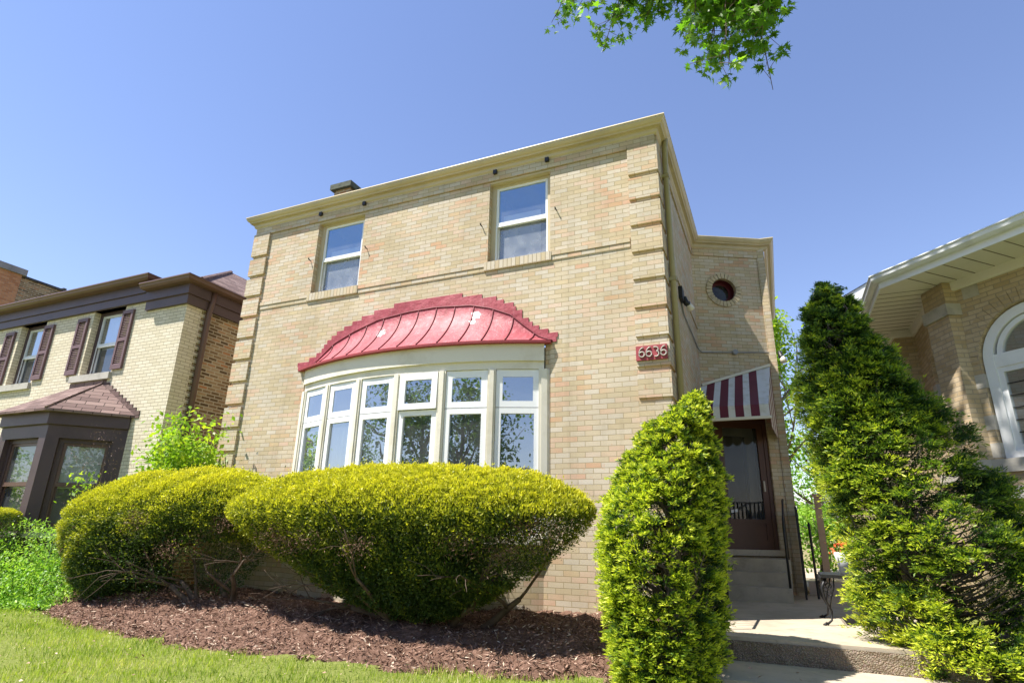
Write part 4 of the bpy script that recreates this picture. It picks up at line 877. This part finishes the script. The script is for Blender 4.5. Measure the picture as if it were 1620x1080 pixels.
hL = bowl_hedge('yew_hedge', 'rounded yew clump clipped low at the left corner of the blond house', (-7.05, -1.05), 1.98, .88, .50, 1.68, 2.26, 240000,
    [(-5.85, -1.0, -7.8, -1.2), (-5.9, -1.0, -6.9, -1.5), (-5.8, -.95, -5.3, -1.2), (-5.75, -1., -6.2, -.6)], 23, lean=.085,
    thin=lambda P: (P[:, 0] > -7.7+.2*np.sin(P[:, 2]*11)) & (P[:, 2] < 1.42+.12*np.sin(P[:, 0]*5)), prof=lambda v: .5+.5*np.sin(v*np.pi/2)**.7)
def box_hedge(name, label, x0, x1, y0, y1, z0, z1, n, seed):
    r = np.random.default_rng(seed); t = thing(name, label, 'hedge', ((x0+x1)/2, (y0+y1)/2, z0), 'clipped yew hedges'); U = r.uniform(-1, 1, (n, 3)); f = r.choice(3, n, p=[.12, .40, .48]); s = np.where(r.random(n) < .5, -1, 1)
    U[np.arange(n), f] = np.where(f == 2, 1, s); N = np.zeros((n, 3)); N[np.arange(n), f] = U[np.arange(n), f]
    U = U/(np.maximum(1, (np.abs(U)**6).sum(1, keepdims=True)**(1/6))); P = np.array([(x0+x1)/2, (y0+y1)/2, (z0+z1)/2])+U*np.array([(x1-x0)/2, (y1-y0)/2, (z1-z0)/2])
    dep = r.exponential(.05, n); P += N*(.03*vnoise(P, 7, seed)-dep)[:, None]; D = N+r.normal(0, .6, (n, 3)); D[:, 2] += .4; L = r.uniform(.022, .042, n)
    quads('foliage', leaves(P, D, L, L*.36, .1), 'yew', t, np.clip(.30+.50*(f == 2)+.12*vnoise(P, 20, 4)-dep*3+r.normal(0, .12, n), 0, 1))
    m = MB()
    for i in range(4): x = x0+(x1-x0)*(i+.5)/4; m.tube([(x, (y0+y1)/2, z0-.05), (x+.1, (y0+y1)/2, z1-.2)], [.03, .015], 6)
    m.build('stems', 'bark', t)
box_hedge('yew_hedge', 'square cut yew hedge under the neighbour bay window', -12.9, -10.35, -1.75, -1.12, .75, 1.72, 45000, 31)
# ---------------------------------------------------------------- feathery yews
def sprays(base, dirs, ln, per, seed, width=.55):
    """flat needle sprays; returns quads and tint"""
    r = np.random.default_rng(seed); n = len(base); d = unit(dirs); s = unit(np.cross(d, np.array([0, 0, 1.])+r.normal(0, .25, (n, 3))))
    t = np.tile(np.linspace(.08, 1, per), (n, 1)); side = np.tile(np.where(np.arange(per) % 2, 1., -1.), (n, 1))
    L = ln[:, None]; taper = np.sin(np.clip(t*.85+.15, 0, 1)*np.pi)**.5
    off = side*taper*r.uniform(.1, 1, (n, per))*width*L*.35
    P = base[:, None]+d[:, None]*(t*L)[..., None]+s[:, None]*off[..., None]; P[..., 2] -= (t**2*L*.22)-.0
    P += r.normal(0, .008, P.shape)
    D = d[:, None]*1.0+s[:, None]*(side*.75)[..., None]+r.normal(0, .35, P.shape); D[..., 2] += .12
    ll = r.uniform(.024, .05, (n, per))
    return P.reshape(-1, 3), D.reshape(-1, 3), ll.reshape(-1), t.reshape(-1)
def feather_yew(name, label, surf, n, per, seed, bright, group, gaps=None, lnr=(.12, .26), twigs=160, clump=9, depth=.07, shag=.42, rag=.05):
    r = np.random.default_rng(seed); nc = n//clump; cb, cn, z0 = surf(r, nc); t = thing(name, label, 'yew', z0, group)
    if gaps is not None: k = ~gaps(cb, vnoise(cb, 3.2, seed), r); cb, cn = cb[k], cn[k]; nc = len(cb)
    cb = cb+unit(cn)*(rag*(vnoise(cb, 3.6, seed+5)+.5*vnoise(cb, 9., seed+6)))[:, None]; cd = unit(unit(cn)+r.normal(0, .28, (nc, 3))*np.array([1, 1, .7])); size = r.uniform(.7, 1.35, nc)*np.clip((cb[:, 2].max()+.05-cb[:, 2])/1.2, .28, 1)
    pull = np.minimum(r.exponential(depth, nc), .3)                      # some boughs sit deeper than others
    i = np.repeat(np.arange(nc), clump); n = len(i); ln = r.uniform(*lnr, n)*size[i]
    d = cd[i]+r.normal(0, shag, (n, 3)); d[:, 2] = d[:, 2]*.55+.10; d = unit(d)
    b = cb[i]-cd[i]*(pull[i]+ln*.85)[:, None]+r.normal(0, .025, (n, 3))
    P, D, L, tt = sprays(b, d, ln, per, seed+1)
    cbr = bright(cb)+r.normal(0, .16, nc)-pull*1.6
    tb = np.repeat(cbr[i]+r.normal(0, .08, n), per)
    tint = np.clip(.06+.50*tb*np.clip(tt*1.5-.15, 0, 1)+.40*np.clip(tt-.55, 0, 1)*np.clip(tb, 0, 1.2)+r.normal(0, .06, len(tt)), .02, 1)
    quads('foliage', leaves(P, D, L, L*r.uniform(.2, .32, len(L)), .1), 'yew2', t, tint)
    m = MB(); rs = random.getstate(); random.seed(seed)
    sel = r.choice(n, min(twigs, n), False); ax = np.array(z0); top = cb[:, 2].max(); cx_ = cb[cb[:, 2] > top-.5].mean(0)
    for i in sel:
        p = Vector(b[i]); zz = max(ax[2]+.1, p.z-r.uniform(.15, .5)); u_ = min(1, max(0, (zz-ax[2])/(top-ax[2]))); axx = ax[0]+(cx_[0]-ax[0])*u_; q = Vector((axx+(p.x-axx)*.15, ax[1]+(p.y-ax[1])*.15, zz)); mid = q.lerp(p, .5)+Vector((random.gauss(0, .06), random.gauss(0, .06), -.05))
        m.tube([q, mid, p], [.013, .008, .004], 5)
    top = cb[:, 2].max(); cx_ = cb[cb[:, 2] > top-.5].mean(0); m.tube([(ax[0], ax[1], ax[2]-.1), (ax[0]*.6+cx_[0]*.4, ax[1], ax[2]+.8), (cx_[0], cx_[1], top-.4)], [.07, .05, .02], 8)
    m.build('branches', 'barkgrey', t, smooth=True); random.setstate(rs); return t
def surfA(r, n):
    z = .32+2.44*r.uniform(0, 1, n)**.92; th = r.uniform(0, 2*np.pi, n); zk = [.32, .5, 1.2, 1.6, 2.0, 2.4, 2.6, 2.76]; t = (z-.32)/2.44
    rad = np.interp(z, zk, [.38, .43, .50, .52, .45, .29, .18, .03]); cx_ = np.interp(z, zk, [.09, .08, .06, .08, .18, .30, .38, .47]); cy_ = -1.72
    return np.stack([cx_+rad*np.cos(th), cy_+rad*np.sin(th)*1.5, z], 1), np.stack([np.cos(th), np.sin(th), .25+.5*t], 1), (.06, -1.72, .3)
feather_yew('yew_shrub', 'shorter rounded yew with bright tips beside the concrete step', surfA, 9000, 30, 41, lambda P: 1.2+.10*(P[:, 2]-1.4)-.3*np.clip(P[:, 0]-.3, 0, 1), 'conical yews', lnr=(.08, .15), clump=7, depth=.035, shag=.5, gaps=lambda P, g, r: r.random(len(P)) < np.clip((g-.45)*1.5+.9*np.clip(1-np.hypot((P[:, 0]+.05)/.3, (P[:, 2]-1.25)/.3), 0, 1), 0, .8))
def surfB(r, n):
    z = .30+3.92*r.uniform(0, 1, n)**.95; t = (z-.30)/3.92; th = r.uniform(0, 2*np.pi, n)
    tk = [0, .09, .31, .57, .80, .94, 1]; rad = np.interp(t, tk, [.84, .86, .86, .68, .43, .15, .03]); cx_ = np.interp(t, tk, [2.58, 2.55, 2.45, 2.11, 1.84, 1.78, 1.78]); cy_ = -.35
    return np.stack([cx_+rad*np.cos(th), cy_+rad*np.sin(th)*.95, z], 1), np.stack([np.cos(th), np.sin(th), .3+.3*t], 1), (2.3, -.35, .42)
def gapsB(P, g, r):
    a = np.clip(1-np.hypot((P[:, 0]-2.5)/.5, (P[:, 2]-2.05)/.6), 0, 1)*1.0+.7*np.clip(1-np.hypot((P[:, 0]-2.75)/.45, (P[:, 2]-1.25)/.25), 0, 1)
    return r.random(len(P)) < np.clip(a+.75*np.clip(g-.15, 0, 1), 0, .8)
feather_yew('yew_shrub', 'tall pointed yew with drooping feathery branches in front of the tan bungalow', surfB, 13000, 34, 43, lambda P: 1.08-.16*(P[:, 2]-1.6)-.15*np.clip(P[:, 0]-1.9, -1, 2), 'conical yews', gaps=gapsB, lnr=(.14, .30), twigs=420, clump=11, rag=.13, depth=.09)  # lower and left tips tinted brighter to stand in for sun
# ---------------------------------------------------------------- leafy shrubs
def leafy(name, label, cat, stems, mat, n, L, W, seed, group=None, depth=3, ln=.5, rad=.018, spread=.5, bark='barkgrey', clump=.16, up=.3):
    r = np.random.default_rng(seed); rs = random.getstate(); random.seed(seed); t = thing(name, label, cat, stems[0][0], group); m = MB(); tips = []
    for b, d in stems: branch_tree(m, b, d, ln, rad, depth, spread, up, tips)
    m.build('stems', bark, t, smooth=True); random.setstate(rs)
    T = np.array([tuple(a) for a, _ in tips]); i = r.integers(0, len(T), n); P = T[i]+r.normal(0, clump, (n, 3)); D = r.normal(0, .8, (n, 3)); D[:, 2] -= .15
    nr = np.array([-.3, -.3, 1.])*1.0+r.normal(0, .3, (n, 3)); l = L*r.uniform(.6, 1.2, n)
    quads('leaves', leaves(P, D, l, l*W, .12, nr), mat, t, np.clip(.55+.18*vnoise(P, 4, seed)+r.normal(0, .2, n), 0, 1)); return t
random.seed(3)
leafy('leafy_shrub', 'bright green broad leaved shrub between the two brick houses behind the yew', 'shrub', [((-8.75+.15*k, -.35+.08*(k % 3), .5), (random.gauss(-.05, .22), random.gauss(0, .12), 1)) for k in range(7)], 'broad', 4200, .105, .58, 51, ln=1.0, rad=.02, depth=3, spread=.42, clump=.13)
leafy('sapling', 'thin yellow green sapling in front of the brown bay window', 'sapling', [((-9.35, -.75, .45), (-.12, 0, 1)), ((-9.2, -.7, .45), (.05, 0, 1))], 'broad', 240, .085, .5, 53, ln=.85, rad=.012, depth=2, spread=.35, clump=.09)
leafy('dry_shrub', 'bare reddish twigs beside the bay window', 'shrub', [((-9.75, -.35, .45), (.0, 0, 1)), ((-9.6, -.3, .45), (.15, 0, 1))], 'dead', 500, .05, .12, 55, ln=1.0, rad=.012, depth=3, spread=.35, clump=.07)
leafy('young_tree', 'light green young tree cut by the left edge of the picture', 'tree', [((-13.75, -1.3, .4), (-.05, 0, 1))], 'broad', 2200, .09, .55, 57, ln=1.05, rad=.04, depth=4, spread=.5, clump=.18)
# weedy patch at the left
r = np.random.default_rng(61); n = 26000; ct = np.stack([r.uniform(-11.8, -8.55, 90), r.uniform(-1.75, -.35, 90), r.uniform(.45, 1.12, 90)], 1); ct[:, 2] -= np.clip(-.9-ct[:, 1], 0, 1)*.25+np.clip(ct[:, 0]+9.6, 0, 1)*.42
i = r.integers(0, 90, n); P = ct[i]+r.normal(0, 1, (n, 3))*np.array([.17, .17, .2]); P[:, 2] = np.maximum(P[:, 2], .33+r.random(n)*.1)
D = r.normal(0, .7, (n, 3)); D[:, 2] += .25; l = r.uniform(.03, .075, n)
quads('weed_patch', leaves(P, D, l, l*.42, .15, np.array([-.2, -.3, 1.])+r.normal(0, .3, (n, 3))), 'weed', tint=np.clip(.5+.25*vnoise(P, 3, 8)+r.normal(0, .2, n), 0, 1), kind='stuff')
for k, (x, y, h) in enumerate(((-10.15, -1.2, 1.5), (-9.75, -1.15, 1.38), (-9.45, -1.25, 1.3), (-10.5, -1.3, 1.42))):
    t = thing('tall_weed', 'tall stalk with a flat head of small leaves rising over the weed patch', 'weed', (x, y, .4), 'tall weeds'); m = MB(); m.tube([(x, y, .35), (x+.02, y, h-.25), (x+.05, y, h)], [.010, .008, .004], 6); m.build('stalk', 'siding', t)
    r = np.random.default_rng(70+k); n = 260; P = np.array([x+.05, y, h])+r.normal(0, 1, (n, 3))*np.array([.12, .12, .035]); P[n//2:, 2] -= r.uniform(.1, .6, n-n//2); D = r.normal(0, .7, (n, 3)); l = r.uniform(.03, .07, n)
    quads('leaves', leaves(P, D, l, l*.4, .1, np.array([0, -.2, 1.])+r.normal(0, .3, (n, 3))), 'weed', t, np.clip(.6+r.normal(0, .2, n), 0, 1))
# orange blossoms in the pot
n = 60; r = np.random.default_rng(9); P = np.array([1.72, .85, 1.42])+r.normal(0, 1, (n, 3))*np.array([.1, .1, .05])
MAT['petal'] = paint('orange_petals', (.55, .10, .02), .6, .1, 9.)
quads('blossom_petals', leaves(P, r.normal(0, 1, (n, 3)), .05, .03, .2), 'petal', pt)
# ledge plants
lp = thing('trailing_plant', 'small green plant growing on the weathered stone ledge', 'plant', (4.15, 2.1, 2.21)); n = 300; P = np.array([4.0, 2.42, 2.24])+r.random((n, 1))*np.array([1.2, -1.2, 0])+r.normal(0, .05, (n, 3)); P[:, 2] = np.maximum(P[:, 2], 2.22); D = r.normal(0, .5, (n, 3)); D[:, 2] += .6
quads('leaves', leaves(P, D, r.uniform(.04, .1, n), .02, .1), 'weed', lp, r.uniform(.2, .8, n)); MB().tube([(4.0, 2.42, 2.215), (5.1, 1.32, 2.22)], .008, 5).build('stem', 'barkgrey', lp)
# ---------------------------------------------------------------- street maple whose limb hangs into the top of the picture
mp = thing('maple_tree', 'tall maple on the lawn whose drooping leafy limb hangs into the top of the picture', 'tree', (5.2, -6.2, .1))
m = MB(); m.tube([(5.2, -6.2, .0), (5.15, -6.2, 1.5), (5.0, -6.1, 4.), (4.6, -5.8, 7.), (4.0, -5.4, 10.), (3.4, -5., 13.5)], [.42, .34, .30, .26, .2, .1], 14)
random.seed(21)
for b, d in (((4.9, -6.05, 5.), (-.3, .9, .7)), ((4.6, -5.8, 7), (-.9, .3, .8)), ((4.4, -5.7, 8), (.7, .8, .6)), ((4.2, -5.5, 9), (-.5, -.8, .8)), ((4, -5.4, 10), (.1, .9, .9)), ((3.7, -5.2, 12), (-.6, .3, 1))):
    branch_tree(m, b, d, 3.2, .13, 2, .5, .1)
limb = [(4.6, -5.8, 7.0), (3.7, -4.6, 8.2), (2.7, -3.3, 8.6), (1.9, -2.5, 8.1), (1.35, -2.5, 7.5), (1.3, -2.4, 6.7)]
m.tube(limb, [.14, .10, .07, .045, .025, .012], 9)
m.build('trunk', 'barkgrey', mp, smooth=True)
# the hanging limb: twigs and lobed leaves
m = MB(); LP = []; random.seed(5); r = np.random.default_rng(77)
def twig(p, d, L, rr=.010):
    pts = [Vector(p)]; d = Vector(d).normalized()
    for i in range(5): d = (d+Vector((random.gauss(0, .22), random.gauss(0, .22), random.gauss(-.12, .15)))).normalized(); pts.append(pts[-1]+d*L/5)
    m.tube(pts, [rr, rr*.85, rr*.7, rr*.55, rr*.4, rr*.25], 5); return pts
#  (start, direction, length, how many side twigs)
S1 = Vector((1.35, -2.5, 7.5)); S2 = Vector((.75, -2.5, 8.0))
TIPS = [(S1, x, z) for x, z in ((1.13, 5.56), (1.24, 5.82), (1.57, 5.44), (1.53, 5.75), (.84, 6.0), (.82, 6.45), (1.04, 6.2), (1.4, 6.06), (1.73, 6.2), (1.74, 6.45), (1.49, 6.34), (.77, 6.72), (1.18, 6.4), (1.3, 6.6), (1.0, 6.6), (1.6, 6.6), (1.25, 6.15), (1.05, 5.95), (1.45, 5.9), (.92, 6.3), (1.62, 5.95), (1.35, 6.35))]+[(S2, x, z) for x, z in ((.44, 6.66), (.58, 6.85), (.50, 6.95), (.11, 6.69), (.2, 6.95), (-.16, 7.03), (0, 7.05), (-.49, 7.26), (-.3, 7.3), (-.76, 7.42), (-.6, 7.5), (.35, 7.05), (.72, 6.9))]
for st_, tx, tz in TIPS:
    tip = Vector((tx-.13, -2.3+random.gauss(0, .22), tz+.10)); pts = []
    for i in range(8):
        t = i/7; p = st_.lerp(tip, t); p.z += .35*math.sin(t*math.pi)*(.4+.6*abs(tx-st_.x)); p += Vector((random.gauss(0, .02), random.gauss(0, .02), random.gauss(0, .02))); pts.append(p)
    m.tube(pts, [.015, .012, .010, .009, .008, .006, .005, .003], 5)
    for j in range(34):
        i = random.uniform(2.4, 7); p = pts[int(i)].lerp(pts[min(7, int(i)+1)], i-int(i)); e = p+Vector((random.gauss(0, .11), random.gauss(0, .11), random.gauss(-.02, .08))); m.tube([p, e], [.003, .002], 4)
        for _ in range(6): LP.append(tuple(e+Vector((random.gauss(0, .035), random.gauss(0, .035), random.gauss(0, .03)))))
m.build('twigs', 'bark', mp, smooth=True)
P = np.array(LP); n = len(P); D = r.normal(0, .55, (n, 3)); D[:, 2] -= .75
quads('leaves', mapleleaves(P, D, r.uniform(.055, .10, n), np.array([.2, -.7, .5])+r.normal(0, .5, (n, 3))), 'maple', mp, np.clip(.5+.25*vnoise(P, 3, 4)+r.normal(0, .2, n), 0, 1), nv=len(STAR))
# crown above the picture, unseen lobes added to shade bungalow and tall yew
r = np.random.default_rng(81); lob = [((3.2, -4.6, 12.8), (3.6, 3.0, 2.4)), ((.3, -1.3, 13.2), (2.5, 1.9, 1.8)), ((-1.6, -3.7, 13.3), (.9, .8, .8)), ((2.6, -.9, 11.5), (2.2, 1.5, 1.6)), ((5.2, -4.2, 10.8), (3.2, 2.8, 2.2)), ((3.5, -6.8, 13.5), (3, 2.6, 2.6)), ((6.5, -2.6, 12.), (2.8, 2.2, 2.))]
PP = []
for c, s in lob:
    k = int(1500*s[0]*s[1]/6); cl = r.normal(0, 1, (60, 3)); cl = unit(cl)*r.uniform(.45, 1, (60, 1)); i = r.integers(0, 60, k); PP.append(np.array(c)+(cl[i]+r.normal(0, .11, (k, 3)))*np.array(s))
P = np.concatenate(PP); n = len(P); D = r.normal(0, .6, (n, 3)); D[:, 2] -= .5; l = r.uniform(.14, .26, n)
quads('crown', leaves(P, D, l, l*.8, .1, np.array([0, 0, 1.])+r.normal(0, .5, (n, 3))), 'maple', mp, np.clip(.5+r.normal(0, .2, n), 0, 1))
# ---------------------------------------------------------------- trees behind the houses and across the street
def crown_tree(name, label, base, h, crown, n, L, seed, mat='distant', trunk=.18, cl=70):
    r = np.random.default_rng(seed); rs = random.getstate(); random.seed(seed); t = thing(name, label, 'tree', base); m = MB(); b = Vector(base)
    m.tube([b, b+Vector((.1, 0, h*.35)), b+Vector((0, .1, h*.8))], [trunk, trunk*.8, trunk*.25], 9)
    for k in range(7): branch_tree(m, b+Vector((0, 0, h*random.uniform(.3, .6))), (random.gauss(0, 1), random.gauss(0, 1), .8), h*.3, trunk*.35, 1, .5, .1)
    m.build('trunk', 'barkgrey', t, smooth=True); random.setstate(rs)
    C = unit(r.normal(0, 1, (cl, 3)))*r.uniform(.3, 1, (cl, 1))**.6; i = r.integers(0, cl, n); P = np.array([base[0], base[1], base[2]+h-crown[2]])+(C[i]+r.normal(0, .12, (n, 3)))*np.array(crown)
    D = r.normal(0, .7, (n, 3)); D[:, 2] -= .3; l = r.uniform(.6, 1.3, n)*L
    quads('crown', leaves(P, D, l, l*.7, .1, np.array([0, 0, 1.])+r.normal(0, .5, (n, 3))), mat, t, np.clip(.5+.22*vnoise(P, 1.2, seed)+r.normal(0, .2, n), 0, 1))
crown_tree('leafy_tree', 'sunny green tree rising behind the awning corner', (1.2, 16, .4), 10.2, (1.25, 1.6, 3.4), 6500, .16, 91, 'broad', .12)
crown_tree('leafy_tree', 'low round tree deep in the back yard between the houses', (2.6, 20, .4), 5.4, (2.2, 2., 2.1), 6500, .13, 92, 'weed', .12)
crown_tree('purple_shrub', 'purple leaved ornamental tree beside the garage', (3.0, 17, .4), 5.3, (.9, .9, 1.), 1600, .11, 93, 'purple', .07)
crown_tree('garden_bush', 'leafy bush at the far end of the side path', (1.9, 11.5, .4), 2.2, (.9, .9, .95), 2500, .10, 94, 'weed', .05)
for k, (x, h, c, lab) in enumerate(((-15, 11, (4.5, 3.5, 4.3), 'broad street tree across the road opposite the cream house'), (-5.5, 9.5, (3.4, 3, 3.6), 'round street tree across the road in front of the tile roofed bungalow'), (.5, 13, (4.2, 3.5, 5.), 'tallest street tree across the road opposite the blond house'), (10, 11.5, (4.5, 3.5, 4.4), 'wide street tree across the road opposite the tan bungalow'), (-26, 12, (5, 4, 4.8), 'dense street tree across the road at the far left'))):
    crown_tree('street_tree', lab, (x, -25.5, 0), h, c, 12000, .21, 100+k, 'distant', .25, 60)

r = np.random.default_rng(120); n = 260; x = r.uniform(-9, 2.0, n); y = r.uniform(-4.5, -.9, n); z = np.where((x > .3) & (y > -.86), .625, np.where((x > .3) & (x < 1.85) & (y > -1.75), .425, np.where((x < .2) & (y > mulch_front(x)), mulch_z(x, y)+.015, ground_z(x, y)+.06)))
quads('leaf_litter', leaves(np.stack([x, y, z], 1), r.normal(0, 1, (n, 3))*np.array([1, 1, .12]), r.uniform(.02, .055, n), r.uniform(.012, .03, n), .2, np.array([0, 0, 1.])+r.normal(0, .25, (n, 3))), 'chips', tint=r.uniform(.6, 1, n), kind='stuff')
